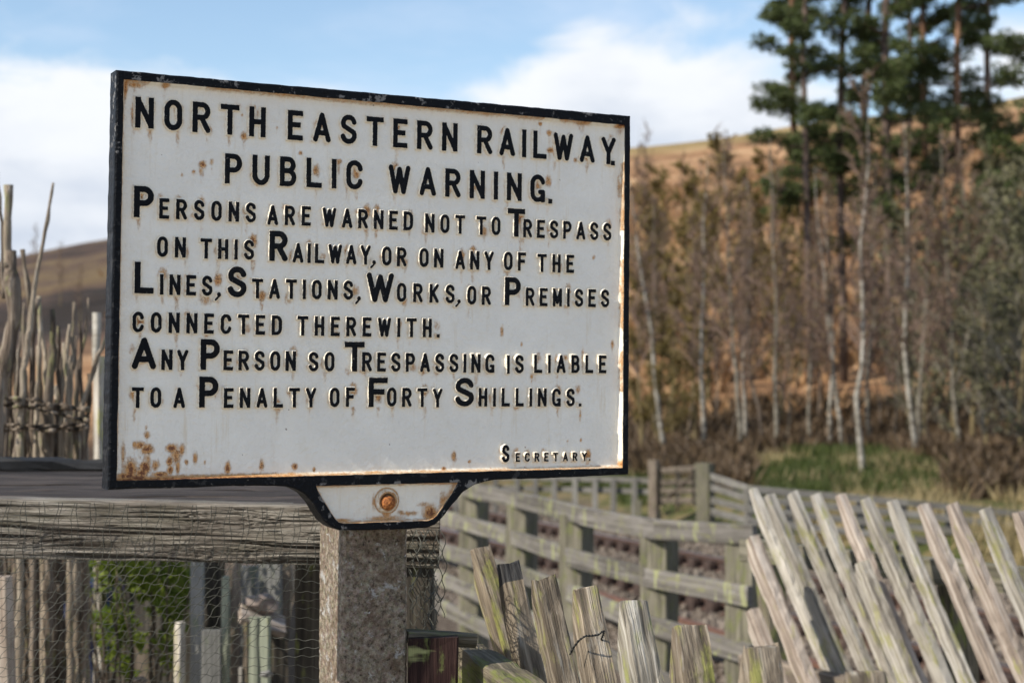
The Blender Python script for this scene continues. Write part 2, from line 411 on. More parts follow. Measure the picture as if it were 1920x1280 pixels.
M_STONE = mat_leaf('ballast_stone', (.095, .070, .050), (.20, .162, .125), 3, 0)
M_SLEEPER = flat('oily_sleeper_timber', (.055, .038, .030), .85, (.10, .075, .06), 20)
M_RAILSTEEL = flat('rusty_rail_steel', (.11, .066, .050), .7, (.055, .034, .027), 25)
M_RAILTOP = flat('worn_rail_head', (.22, .20, .21), .35, (.16, .12, .10), 10, .7)
M_RUSTLIGHT = flat('orange_rusty_steel', (.17, .085, .055), .75, (.09, .045, .03), 20)
M_CHAIR = flat('brown_rusty_iron', (.070, .045, .035), .8, (.038, .027, .022), 20)

# ---------------------------------------------------------------- ground and hill
RZ = -.20
def RG(px, py, z):                                  # point on the level plane z seen at a pixel
    r = ray(px, py); return CL + r * ((z - CL.z) / r.z)
A0 = RG(847, 950, RZ); A1 = RG(1897, 1156, RZ); B0 = RG(833, 986, RZ); B1 = RG(1863, 1240, RZ)
ud = ((A1 - A0).normalized() + (B1 - B0).normalized()).normalized()
mid = (RG(1397, 1056, RZ) + RG(1397, 1121, RZ)) / 2
nr = Vector((ud.y, -ud.x, 0));  nr = nr if nr.y > 0 else -nr
cen = RG(1397, 1056, RZ) - nr * .7175
def ridge(a): return np.clip(np.where(a > 0, .1385 + .13 * a, .1385 + .19 * a) + .0012 * np.sin(a * 40), .02, .26)
YR = 150.0
def tz(X, Y):
    X = np.asarray(X, float); Y = np.asarray(Y, float)
    a = np.clip(X / np.maximum(Y, 20.), -1.2, 1.2)
    hr = 1.6 + ridge(a) * YR
    t = np.clip((Y - 36) / (YR - 36), 0, 1)
    z = hr * (t ** 1.12) * (1 + .0 * t)
    z = np.where(Y > YR, hr + (Y - YR) * .02, z)
    und = (fbm(X / 7.0, Y / 7.0, 4, 3) - .5) * 2.2 * np.clip((Y - 42) / 40, 0, 1) * np.clip((YR - Y) / 70, .03, 1)
    z = z + und
    bank = .35 * np.exp(-((Y - 29) / 4.5) ** 2) * np.clip((X - 1.5) / 3, 0, 1)
    z = z + bank
    # the line lies in a shallow trough between the near fence and the far verge
    d = (X - cen.x) * nr.x + (Y - cen.y) * nr.y
    z = z - .38 * np.clip((Y - 7.2) / 1.5, 0, 1) * np.clip((3.7 - d) / 1.1, 0, 1) * np.clip((34 - Y) / 4, 0, 1)
    return z + (fbm(X * 1.2, Y * 1.2, 3, 9) - .5) * .06
def build_ground():
    xs = np.concatenate([np.linspace(-260, -40, 45), np.linspace(-38, -8, 40), np.linspace(-7.5, 12, 80), np.linspace(12.7, 70, 90), np.linspace(72, 260, 50)])
    ys = np.concatenate([np.linspace(-40, -2, 12), np.linspace(0, 24, 90), np.linspace(24.5, 60, 70), np.linspace(61, 170, 110), np.linspace(174, 900, 30)])
    X, Y = np.meshgrid(xs, ys); Z = tz(X, Y)
    v = np.stack([X, Y, Z], -1).reshape(-1, 3); nx = len(xs); ny = len(ys)
    i = (np.arange(ny - 1)[:, None] * nx + np.arange(nx - 1)[None]).ravel()
    f = np.stack([i, i + 1, i + nx + 1, i + nx], 1)
    bal = np.clip((3.1 - ((X - cen.x) * nr.x + (Y - cen.y) * nr.y) + (fbm(X, Y, 3, 61) - .5) * 1.2) / .5, 0, 1) * np.clip((33 - Y) / 2, 0, 1) * np.clip((Y - 7.4) / 1.2, 0, 1)
    m, t, b = newmat('ground_soil_grass_bracken'); o = t.geo(); sep = t.n('SeparateXYZ'); t.put(sep.inputs[0], o)
    wob = t.m('MULTIPLY', t.m('MULTIPLY', t.m('SUBTRACT', t.noise(o, .35, 4), .5), 9), t.step(sep.outputs[1], 4, 18))
    Yv = t.m('ADD', sep.outputs[1], wob); fine = t.noise(o, 3.0, 6, .65); fin2 = t.noise(o, 28, 5, .65)
    soil = t.mix(t.step(fin2, .4, .62), (.055, .044, .033), (.15, .125, .095))
    ball = t.mix(t.step(fin2, .4, .62), (.075, .055, .040), (.155, .124, .094))
    grass = t.mix(t.step(fine, .4, .62), (.055, .068, .020), (.17, .135, .065))
    litter = t.mix(t.step(fine, .4, .6), (.045, .030, .020), (.10, .066, .042))
    hillc = t.ramp(t.noise(o, .22, 7, .65), [(.30, (.11, .07, .042)), (.44, (.25, .14, .072)), (.56, (.36, .215, .115)), (.72, (.46, .32, .185))])
    hillc = t.mix(t.m('MULTIPLY', t.step(t.noise(t.sc(o, (1, 1, 2.5)), .9, 6, .7), .5, .66), .5), hillc, (.17, .085, .045))
    # heather on the left shoulder of the hill
    lf = t.step(t.m('ADD', sep.outputs[0], t.m('MULTIPLY', wob, 1.4)), -9, -20)
    heath = t.ramp(t.m('ADD', t.m('MULTIPLY', t.noise(o, .055, 3, .5), .6), t.m('MULTIPLY', t.noise(o, .35, 7, .7), .4)), [(.42, (.034, .028, .024)), (.50, (.080, .054, .042)), (.58, (.14, .10, .055))])
    hillc = t.mix(t.m('MULTIPLY', lf, t.step(Yv, 54, 70)), hillc, heath)
    gt = t.step(sep.outputs[1], 138, 146)
    hillc = t.mix(t.m('MULTIPLY', t.m('MULTIPLY', gt, t.m('SUBTRACT', 1, lf)), .5), hillc, (.22, .20, .08))
    path = t.mix(t.step(fin2, .4, .62), (.30, .265, .215), (.43, .385, .32))  # unseen near ground, made pale to bounce warm light onto the notice
    c = t.mix(t.step(Yv, 4.2, 5.0), path, soil)
    c = t.mix(t.step(sep.outputs[1], 9.5, 12), c, grass)
    c = t.mix(t.step(Yv, 27, 31), c, litter)
    c = t.mix(t.step(Yv, 37, 44), c, hillc)
    c = t.mix(t.attr('ballast'), c, ball)
    finish(t, b, c, .95, t.bump(t.m('ADD', fin2, fine), .6, .05), spec=.1)
    tag(link('ground', npmesh('ground', v, f, m, True, {'ballast': bal.ravel()})), kind='structure')
build_ground()

# stuff made of many small blades
def blades(name, X, Y, h, w, mat, lean=.35, base=None, kind='stuff', label=None, cat=None):
    n = len(X); Z = tz(X, Y) if base is None else base
    an = rng.random(n) * 6.283; hh = h * (.5 + rng.random(n)); ww = w * (.6 + .8 * rng.random(n))
    dx = np.cos(an) * ww / 2; dy = np.sin(an) * ww / 2
    lx = (rng.random(n) - .5) * 2 * lean * hh; ly = (rng.random(n) - .5) * 2 * lean * hh
    v = np.empty((n, 3, 3)); v[:, 0] = np.stack([X - dx, Y - dy, Z - .02], 1); v[:, 1] = np.stack([X + dx, Y + dy, Z - .02], 1)
    v[:, 2] = np.stack([X + lx, Y + ly, Z + hh], 1)
    f = np.arange(n * 3).reshape(-1, 3)
    o = link(name, npmesh(name, v.reshape(-1, 3), f, mat)); tag(o, label, cat, kind=kind); return o
def wedge(n, y0, y1, a0, a1, pw=1.0):
    Y = y0 + (y1 - y0) * rng.random(n) ** pw; A = a0 + (a1 - a0) * rng.random(n); return A * Y, Y
def offtrack(X, Y, lim=3.0):
    k = ((X - cen.x) * nr.x + (Y - cen.y) * nr.y + (fbm(X, Y, 2, 62) - .5) * 1.0) > lim; return X[k], Y[k]
def keep(X, Y, sc, thr, seed):
    k = fbm(X / sc, Y / sc, 3, seed) > thr; return X[k], Y[k]
X, Y = wedge(62000, 40, 120, -.30, .42, .8); k = rng.random(len(X)) < np.clip((X / Y + .26) / .3, 0, 1); X, Y = X[k], Y[k]; X, Y = keep(X, Y, 3.5, .42, 5)
blades('bracken', X, Y, .42, .30, M_BRACKEN, .9, label='orange brown dead bracken covering the hillside', cat='bracken')
X, Y = wedge(40000, 22, 43, -.12, .40); k = (rng.random(len(X)) < np.clip((X / Y + .10) / .15, 0, 1)) & (Y > 28 - 60 * np.clip(X / Y - .05, 0, .1)); X, Y = X[k], Y[k]; X, Y = offtrack(X, Y, 4); k = ((fbm(X, Y, 2, 55) > .5) & (X / Y > .27)) | (X / Y < .15) | (Y > 32 - 4 * np.abs(X / Y - .2) / .05 + 6 * (fbm(X * .8, Y * .5, 3, 77) - .5)); X, Y = X[k], Y[k]; blades('undergrowth', X, Y, .28, .14, M_LITTER, .8, label='dark brown leaf litter and undergrowth below the birch wood', cat='undergrowth')
X, Y = wedge(80000, 15, 33, -.12, .40); X, Y = offtrack(X, Y, 3.2); k = ((Y < 27) & (X / Y < .125)) | ((Y > 22.5) & (Y < 33.5 - 4 * np.abs(X / Y - .2) / .05 + 7 * (fbm(X * .8, Y * .5, 3, 77) - .5)) & (X / Y > .14) & (X / Y < .36) & (fbm(X * .5, Y * .35, 3, 78) > .40)); X, Y = X[k], Y[k]; X, Y = keep(X, Y, 1.2, .34, 2); blades('green_grass', X, Y, .15, .035, M_GRASS, .6, label='green grass on the verge and bank beyond the railway', cat='grass')
X, Y = wedge(34000, 12.0, 28, -.12, .40); X, Y = offtrack(X, Y, 3.0); X, Y = keep(X, Y, 1.2, .52, 12); blades('dry_grass', X, Y, .20, .03, M_DRYGRASS, .7, label='straw coloured dry grass tufts between railway and far fence', cat='grass')
X, Y = wedge(5000, 5.2, 8.0, -.12, .36); X, Y = keep(X, Y, .5, .5, 21); blades('verge_grass', X, Y, .10, .012, M_DRYGRASS, .7, label='sparse dry grass on the earth below the post and rail fence', cat='grass')

# ---------------------------------------------------------------- railway
def rail_mesh(name, L, mats):
    prof = [(-.065, 0), (.065, 0), (.065, .012), (.012, .03), (.010, .10), (.034, .112), (.035, .145), (-.035, .145), (-.034, .112), (-.010, .10), (-.012, .03), (-.065, .012)]
    n = len(prof); v = [(x, 0, z) for x, z in prof] + [(x, L, z) for x, z in prof]
    f = [(k, (k + 1) % n, n + (k + 1) % n, n + k) for k in range(n)]; mi = [1 if k == 6 else 0 for k in range(n)]
    f += [tuple(range(n))[::-1], tuple(range(n, 2 * n))]; mi += [0, 0]
    return npmesh(name, v, f, mats, midx=mi)
tr = empty('railway_track', cen - Vector((0, 0, .30)), 'rusty railway track curving past on grey ballast behind the fences', 'railway track')
RM = Matrix((Vector((ud.y, -ud.x, 0)), ud, Vector((0, 0, 1)))).transposed().to_4x4()
for s in (-1, 1):
    M = RM.copy(); M.translation = cen + nr * s * .7525 - ud * 30 + Vector((0, 0, -.145))
    link('rail', rail_mesh('rail', 60, [M_RAILSTEEL, M_RAILTOP]), tr, M)
slp = None
for i in range(62):
    c = cen + ud * (-26 + i * .68); M = RM.copy(); M.translation = c - Vector((0, 0, .145 + .075)) 
    if slp is None:
        b = MB(); b.box((0, 0, 0), (2.5, .25, .13)); slp = npmesh('sleeper', b.v, b.f, M_SLEEPER)
    link('sleeper', slp, tr, M)
b = MB(); b.box((-.085, 0, .05), (.07, .13, .1)); b.box((.085, 0, .05), (.07, .13, .1)); b.box((0, 0, -.006), (.24, .14, .02))
b.box((.075, 0, .085), (.05, .16, .045)); chm = npmesh('rail_chair', b.v, b.f, M_CHAIR)
for s in (-1, 1):
    for i in range(84):
        c = cen + ud * (-19 + i * .34) + nr * s * .7525; M = RM.copy(); M.translation = c - Vector((0, 0, .145))
        link('rail_chair', chm, tr, M)
C0 = RG(1000, 1070, -.10); C1 = RG(1400, 1203, -.12); cd = (C1 - C0).normalized(); cd.z = 0; cd.normalize()
M = Matrix((Vector((cd.y, -cd.x, 0)), cd, Vector((0, 0, 1)))).transposed().to_4x4(); M.translation = C0 - cd * 5 - Vector((0, 0, .145))
o = link('old_rail', rail_mesh('old_rail', 14, [M_RUSTLIGHT, M_RUSTLIGHT]), None, M); tag(o, 'single orange rusty rail running nearest behind the post and rail fence', 'rail')
def ballast():
    n = 46000
    al = rng.random(n) * 26 - 15; ac = (rng.random(n) - .5) * 5.6
    c = np.array(cen)[None] + np.array(ud)[None] * al[:, None] + np.array(nr)[None] * ac[:, None]
    k = c[:, 1] > 7.6; c = c[k]; n = len(c)
    c[:, 2] = RZ - .185 + .05 * rng.random(n) - .02 * np.clip(np.abs(ac[k]) - 1.6, 0, 2)
    oct = np.array([[1, 0, 0], [-1, 0, 0], [0, 1, 0], [0, -1, 0], [0, 0, 1], [0, 0, -1.]])
    r = (.018 + .022 * rng.random((n, 1, 1))) * (.6 + .8 * rng.random((n, 6, 1)))
    v = c[:, None] + oct[None] * r + (rng.random((n, 6, 3)) - .5) * .02
    t8 = np.array([[0, 2, 4], [2, 1, 4], [1, 3, 4], [3, 0, 4], [2, 0, 5], [1, 2, 5], [3, 1, 5], [0, 3, 5]])
    f = (np.arange(n)[:, None, None] * 6 + t8[None]).reshape(-1, 3)
    o = link('track_ballast', npmesh('track_ballast', v.reshape(-1, 3), f, M_STONE)); tag(o, 'loose grey stone ballast along the railway line', 'gravel', kind='stuff')
ballast()

# ---------------------------------------------------------------- trees
MARK = [(1100, 'hidden mostly by the left edge of the view'), (1208, 'close to the right edge of the notice'), (1235, 'above the shorter gate post'), (1262, 'above the left end of the field gate'), (1290, 'above the right end of the field gate'), (1318, 'just left of the big gate post'),
 (1345, 'just right of the big gate post'), (1375, 'above the first span of the long grey fence'), (1408, 'above the corner of the long grey fence'), (1438, 'above the first leaning picket'), (1470, 'midway between gate and pines'), (1497, 'under the leaning trunk of the leftmost pine'),
 (1533, 'just left of the second pine trunk'), (1565, 'where the two birches cross'), (1598, 'just left of the whitest birch'), (1633, 'just right of the whitest birch'), (1655, 'between the whitest birch and the thickest pine'), (1680, 'around the thickest pine trunk'), (1712, 'right of the thickest pine'),
 (1732, 'left of the slim reddish pine'), (1748, 'at the slim reddish pine'), (1772, 'right of the slim reddish pine'), (1800, 'at the forked birch'), (1826, 'between forked and slanting birch'), (1850, 'at the slanting birch'), (1868, 'right of the slanting birch'), (1893, 'near the right edge of the wood'), (1925, 'at the right edge of the view'), (9999, 'cut off by the right edge of the view')]
def where(px, D):
    if px < 300: return {64: 'on the ridge at the far left', 112: 'halfway up the left hill', 150: 'on the left hill near the notice'}.get(px, 'on the left hill')
    return ('front row, ' if D < 34 else 'middle row, ' if D < 45 else 'back row, ' if D < 59 else 'far slope, ') + next(p for x, p in MARK if px < x)
def twig_crown(seed, H, z0, spread, nb, n2, n3, r0, up=.9, leaf=None, leafn=0, leafs=.05, mats=None, droop=.0, thick=.006, stems=1):
    """branches, twigs and catkins round a vertical axis; returns a mesh in local coordinates"""
    rg = np.random.default_rng(seed); segs = []; tips = []
    def nrm(v): return v / (np.linalg.norm(v) + 1e-9)
    for i in range(nb):
        u = (i + rg.random()) / nb; z = z0 + (H * .97 - z0) * u ** .9
        a = rg.random() * 6.283; ln = spread * H * (1 - .72 * u) * (.6 + .6 * rg.random())
        p = np.array([0, 0, z]); d = nrm(np.array([math.cos(a), math.sin(a), up * (.6 + .8 * rg.random())]))
        r = r0 * (1 - .7 * u); st = ln / 4
        path = [p]
        for k in range(4):
            d = nrm(d + (rg.random(3) - .5) * .35 + np.array([0, 0, .12 - droop])); q = p + d * st
            segs.append((p, q, r * (1 - k * .2), r * (1 - (k + 1) * .2))); p = q; path.append(p)
        for j in range(n2):
            k = min(3, int(rg.random() * 4)); s = path[k] + (path[k + 1] - path[k]) * rg.random()
            d2 = nrm(d + (rg.random(3) - .5) * 1.7 + np.array([0, 0, .25 - droop])); l2 = ln * (.25 + .35 * rg.random())
            e = s + d2 * l2 * .5; e2 = e + nrm(d2 + (rg.random(3) - .5) * .5) * l2 * .5
            segs.append((s, e, r * .45 + thick, r * .3 + thick)); segs.append((e, e2, r * .3 + thick, thick))
            for w in range(n3):
                s3 = s + (e2 - s) * (.2 + .8 * rg.random()); d3 = nrm(d2 + (rg.random(3) - .5) * 1.6 + np.array([0, 0, .2 - 2 * droop]))
                e3 = s3 + d3 * l2 * (.25 + .4 * rg.random()); segs.append((s3, e3, thick, thick * .6)); tips.append((s3, e3))
    s = np.array([x[0] for x in segs]); e = np.array([x[1] for x in segs]); ra = np.array([x[2] for x in segs]); rb = np.array([x[3] for x in segs])
    d = e - s; d /= np.linalg.norm(d, axis=1, keepdims=True) + 1e-9
    a = np.cross(d, np.where(np.abs(d[:, 2:3]) > .9, [[1., 0, 0]], [[0, 0, 1.]])); a /= np.linalg.norm(a, axis=1, keepdims=True) + 1e-9
    b2 = np.cross(d, a); n = len(s); V = np.empty((n, 6, 3))
    for k in range(3):
        an = k * 2.0944; o = a * math.cos(an) + b2 * math.sin(an)
        V[:, k] = s + o * ra[:, None]; V[:, 3 + k] = e + o * rb[:, None]
    q = np.array([[0, 1, 4, 3], [1, 2, 5, 4], [2, 0, 3, 5]]); F = (np.arange(n)[:, None, None] * 6 + q[None]).reshape(-1, 4)
    V = V.reshape(-1, 3); mi = np.zeros(len(F), int)
    if leafn and tips:
        tp = np.array([x[0] for x in tips]); te = np.array([x[1] for x in tips]); idx = rg.integers(0, len(tips), leafn)
        c = tp[idx] + (te[idx] - tp[idx]) * rg.random((leafn, 1)) * 1.1 + (rg.random((leafn, 3)) - .5) * leafs
        w1 = rg.normal(size=(leafn, 3)); w1 /= np.linalg.norm(w1, axis=1, keepdims=True); w2 = np.cross(w1, rg.normal(size=(leafn, 3))); w2 /= np.linalg.norm(w2, axis=1, keepdims=True)
        sz = leafs * (.5 + rg.random((leafn, 1))); LV = np.stack([c - w1 * sz, c - w2 * sz * .5, c + w1 * sz, c + w2 * sz * .5], 1).reshape(-1, 3)
        LF = np.arange(leafn * 4).reshape(-1, 4) + len(V); V = np.concatenate([V, LV]); F = np.concatenate([F, LF]); mi = np.concatenate([mi, np.ones(leafn, int)])
    return npmesh('crown', V, F, mats, midx=mi)
CROWN_B = [twig_crown(30 + i, 5.8, 1.5, .17, 24, 7, 6, .018, 1.1, leafn=500, leafs=.026, mats=[M_TWIG, M_CATKIN], thick=.0048) for i in range(3)]
CROWN_O = [twig_crown(50 + i, 4.6, .5, .26, 20, 8, 7, .020, 1.0, leafn=3000, leafs=.042, mats=[M_TWIGO, M_CATKIN], thick=.005) for i in range(3)]
CROWN_G = [twig_crown(60 + i, 4.9, .4, .27, 26, 8, 7, .024, .9, leafn=3600, leafs=.042, mats=[M_TWIGG, M_BUDGREY], thick=.0055) for i in range(3)]
def gpt(px, py0, D):
    X = (px - 960) / FPX * D; return Vector((X, D, float(tz(X, D))))
def birch(path, D, w0, label, mb=None, crown=None, group='birches of the wood', hf=1.0, scale=1.0, forks=()):
    """trunk through the given pixels (bottom first) at distance D"""
    pts = [P(x, y, D) for x, y in path]
    foot = Vector((pts[0].x, D, float(tz(pts[0].x, D)))); 
    if foot.z < pts[0].z - .05: pts = [foot] + pts
    else: pts[0] = foot
    top = pts[-1]; zt = foot.z + 5.6 * scale
    k = 0
    while pts[-1].z < zt and k < 5:
        dd = (pts[-1] - pts[-2]).normalized(); dd = (dd + Vector((random.uniform(-.12, .12), random.uniform(-.1, .1), .4))).normalized()
        pts.append(pts[-1] + dd * min(1.4, max(.3, zt - pts[-1].z))); k += 1
    fine = []
    for i in range(len(pts) - 1):
        n = max(1, int((pts[i + 1] - pts[i]).length / .45))
        for j in range(n):
            q = pts[i].lerp(pts[i + 1], j / n); fine.append(q + Vector((random.uniform(-.015, .015), random.uniform(-.015, .015), 0)))
    fine.append(pts[-1]); n = len(fine)
    r0 = w0 / FPX * D / 2; rad = [max(.005, r0 * (1 - .97 * (i / n) ** .8)) for i in range(n)]
    t = empty('birch_tree', foot, label, 'tree', group)
    b = MB(); b.tube(fine, rad, 7)
    for fx in forks: b.tube([P(x, y, D) for x, y in fx[0]], [fx[1] / FPX * D / 2 * (1 - .5 * i / len(fx[0])) for i in range(len(fx[0]))], 5)
    b.build('trunk', mb or M_BIRCH, t, True, local=foot)
    M = Matrix.Translation(Vector((fine[n // 2].x, D, foot.z))) @ Matrix.Rotation(random.random() * 6.28, 4, 'Z') @ Matrix.Diagonal((scale, scale, scale, 1))
    c = link('crown', (crown or random.choice(CROWN_B)), t, M)
    return t
birch([(1248, 868), (1240, 800), (1228, 700), (1222, 620), (1213, 570), (1200, 500), (1188, 410)], 31, 11, 'white stemmed birch leaning left just right of the notice edge, behind the gate')
birch([(1229, 860), (1227, 700), (1228, 560), (1227, 470), (1226, 380)], 38, 9, 'straight pale birch close beside the leaning birch near the notice', M_BIRCHG)
birch([(1322, 872), (1318, 780), (1314, 690), (1318, 560)], 32, 10, 'birch rising directly behind the big gate post', M_BIRCH)
birch([(1388, 905), (1388, 800), (1380, 700), (1372, 600), (1368, 480)], 29, 10, 'grey birch just right of the big gate post', M_BIRCHG)
birch([(1397, 870), (1398, 790), (1393, 700), (1400, 590)], 34, 9, 'thin birch close behind the grey one right of the gate', M_BIRCH)
birch([(1456, 895), (1455, 800), (1452, 700), (1456, 600), (1450, 480)], 30, 10, 'mossy birch standing alone between gate and green bank', M_BIRCHG)
birch([(1518, 835), (1516, 780), (1520, 690)], 37, 9, 'greenish thin birch at the left foot of the dark pine trunks', M_BIRCHG, scale=.8)
birch([(1558, 855), (1556, 770), (1562, 690), (1560, 600)], 33, 9, 'left one of two crossing birches left of the main birch', M_BIRCH)
birch([(1580, 865), (1574, 790), (1566, 730), (1556, 640)], 33, 9, 'right one of two crossing birches left of the main birch', M_BIRCH)
birch([(1612, 935), (1617, 880), (1616, 850), (1608, 790), (1604, 742), (1614, 690), (1619, 640), (1617, 560), (1612, 480), (1612, 450), (1622, 380), (1628, 300)], 25.5, 13.5,
      'whitest and longest birch with a kinked stem rising from the green bank', M_BIRCH, scale=1.1)
birch([(1634, 866), (1628, 790), (1624, 700), (1640, 600), (1636, 480)], 34, 9, 'thin birch tucked right behind the whitest birch', M_BIRCHG)
birch([(1718, 908), (1712, 800), (1704, 740), (1696, 650), (1700, 560)], 28, 11, 'pale birch right of the whitest birch on the bank', M_BIRCH)
birch([(1810, 915), (1800, 840), (1792, 790), (1786, 730), (1784, 620), (1778, 560), (1775, 440), (1768, 360)], 29, 11,
      'forked pale birch with a long side limb near the olive bushes', M_BIRCHG, forks=[([(1781, 618), (1760, 598), (1725, 575), (1700, 560)], 6), ([(1783, 617), (1805, 616), (1832, 615)], 6), ([(1790, 725), (1806, 680), (1816, 620)], 7)])
birch([(1853, 880), (1846, 800), (1838, 740), (1822, 640), (1812, 560), (1815, 460)], 30, 10, 'slanting grey birch right of the forked birch', M_BIRCHG)
k = 0
M_YOUNG = bark('brown_sapling_bark', (.06, .045, .034), (.13, .10, .075), (.22, .18, .14), 3, 5)
small = [(1190, 46, 0), (1212, 60, 0), (1262, 44, 0), (1285, 35, 0), (1300, 52, 0), (1345, 40, 0), (1362, 33, 0), (1412, 42, 0), (1430, 31, 0), (1475, 36, 0), (1490, 44, 0), (1535, 40, 0), (1590, 38, 0),
         (1650, 38, 0), (1672, 33, 0), (1690, 42, 0), (1740, 34, 0), (1752, 39, 0), (1830, 42, 0), (1870, 35, 0), (1890, 40, 0), (1905, 31, 0), (1350, 60, 0), (1445, 58, 0), (1725, 29, 0), (1270, 70, 0), (1348, 82, 0), (1205, 84, 0)]
for px, D, _ in small:
    X = (px - 960) / FPX * D; z = float(tz(X, D)); b = P(px, 0, D); y0 = 721 - (z - 1.6) / D * FPX
    ln = random.uniform(-38, 38)
    bk = random.choice([M_YOUNG, M_YOUNG, M_YOUNG, M_BIRCHG])
    birch([(px, y0), (px + ln * .3 + random.uniform(-9, 9), y0 - 80), (px + ln * .7 + random.uniform(-12, 12), y0 - 160), (px + ln, y0 - 230)], D, random.uniform(.035, .085) / D * FPX,
          ('brown' if bk is M_YOUNG else 'grey') + ' young birch ' + ('leaning left' if ln < -12 else 'leaning right' if ln > 12 else 'upright') + ', ' + where(px, D), bk, group='slender young birches', scale=random.uniform(.7, 1.05))
def shrub(px, D, mesh, s, label, group, sx=1.0):
    label = ('large ' if s > 1.25 else 'small ' if s < .9 else '') + label + ', ' + where(px, D)
    g = gpt(px, 0, D); M = Matrix.Translation(g - Vector((0, 0, .1))) @ Matrix.Rotation(random.random() * 6.28, 4, 'Z') @ Matrix.Diagonal((s * sx, s * sx, s, 1))
    t = empty('bare_shrub', M, label, 'shrub', group)
    o = link('crown', mesh, t, M)
    return t
stem_b = MB(); stem_b.tube([(0, 0, -.3), (.05, 0, 1), (-.04, .05, 2.2), (0, 0, 3.6)], [.05, .04, .03, .012], 6); stem_m = npmesh('trunk', stem_b.v, stem_b.f, M_TWIGO)
for px, D, s in [(1200, 33, .8), (1215, 45, 1.2), (1262, 38, 1.0), (1290, 50, 1.35), (1230, 55, 1.3), (1325, 42, 1.2), (1350, 54, 1.5), (1405, 47, 1.3), (1430, 55, 1.4), (1466, 40, 1.0), (1500, 46, 1.2), (1240, 31, .55), (1300, 33, .7)]:
    t = shrub(px, D, random.choice(CROWN_O), s, 'olive twigged sallow bush', 'olive bushes left of the pines')
    link('trunk', stem_m, t, t.matrix_basis)
for px, D, s in [(1700, 40, 1.1), (1735, 33, .85), (1765, 46, 1.3), (1790, 30, .85), (1820, 37, 1.2), (1845, 28, .8), (1862, 43, 1.4), (1885, 31, 1.15), (1915, 27, .95), (1935, 35, 1.4), (1960, 30, 1.3), (1660, 47, 1.2), (1905, 48, 1.5)]:
    t = shrub(px, D, random.choice(CROWN_G), s, 'grey green budding bush', 'grey green bushes at right')
    link('trunk', stem_m, t, t.matrix_basis)
for px, D, s in [(1560, 60, 1.1), (1640, 58, 1.0), (1740, 55, 1.2), (1860, 60, 1.2), (1215, 86, 1.1), (1225, 66, .7), (1400, 72, .8), (1500, 64, .8), (64, 112, .7), (112, 84, .6), (150, 78, .55), (1345, 96, 1.0)]:
    t = shrub(px, D, random.choice(CROWN_B), s, 'bare purple brown tree', 'bare trees far up on the hillside')
    link('trunk', stem_m, t, t.matrix_basis)

def pine_crown(seed, H, z0, R, nb, dens):
    rg = np.random.default_rng(seed); V = []; F = []; mi = []; mb = MB(); cl = []; dens = dens * .66
    for i in range(nb):
        u = (i + rg.random() * .8) / nb; z = z0 + (H - z0) * u; a = rg.random() * 6.283 + i * 2.4
        ln = R * (1 - .55 * u ** 1.5) * (.55 + .55 * rg.random()); up = -.05 + .5 * u
        p = Vector((0, 0, z)); pts = [p]; d = Vector((math.cos(a), math.sin(a), up))
        for k in range(3):
            d = (d + Vector(((rg.random() - .5) * .5, (rg.random() - .5) * .5, .12 * (k - .6)))).normalized(); pts.append(pts[-1] + d * ln / 3)
        mb.tube(pts, [.045 * (1 - .5 * u), .035, .024, .012], 4)
        for k in (1, 2, 3, 3):
            for j in range(3 if k > 1 else 2):
                c = pts[k] + Vector(((rg.random() - .5), (rg.random() - .5), (rg.random() - .35) * .5)) * (.75 * R * .55)
                cl.append((c, .15 + .20 * rg.random())); mb.tube([pts[k], c], [.014, .008], 3)
    V = np.array([tuple(v) for v in mb.v]); F = [f for f in mb.f]; q = [f for f in F if len(f) == 4]; F = np.array(q); mi = np.zeros(len(F), int)
    for c, r in cl:
        n = int(dens * (r / .3) ** 2); o = rg.normal(size=(n, 3)); o /= np.linalg.norm(o, axis=1, keepdims=True); o *= r * (.55 + .55 * rg.random((n, 1))); o[:, 2] *= .62
        cc = np.array(tuple(c))[None] + o; w1 = o / (np.linalg.norm(o, axis=1, keepdims=True)) + (rg.normal(size=(n, 3))) * .5; w1 /= np.linalg.norm(w1, axis=1, keepdims=True)
        w2 = np.cross(w1, rg.normal(size=(n, 3))); w2 /= np.linalg.norm(w2, axis=1, keepdims=True); sz = .05 + .05 * rg.random((n, 1))
        LV = np.stack([cc - w1 * sz, cc - w2 * sz * .28, cc + w1 * sz, cc + w2 * sz * .28], 1).reshape(-1, 3); LF = np.arange(n * 4).reshape(-1, 4) + len(V)
        V = np.concatenate([V, LV]); F = np.concatenate([F, LF]); mi = np.concatenate([mi, np.ones(n, int)])
    return npmesh('crown', V, F, [M_PINEB, M_NEEDLE], midx=mi)
PC = [pine_crown(80 + i, 14.0, z0, R, nb, 150) for i, (z0, R, nb) in enumerate([(4.4, 1.35, 22), (5.6, 1.6, 22), (5.0, 1.4, 20), (3.8, 1.8, 26)])]
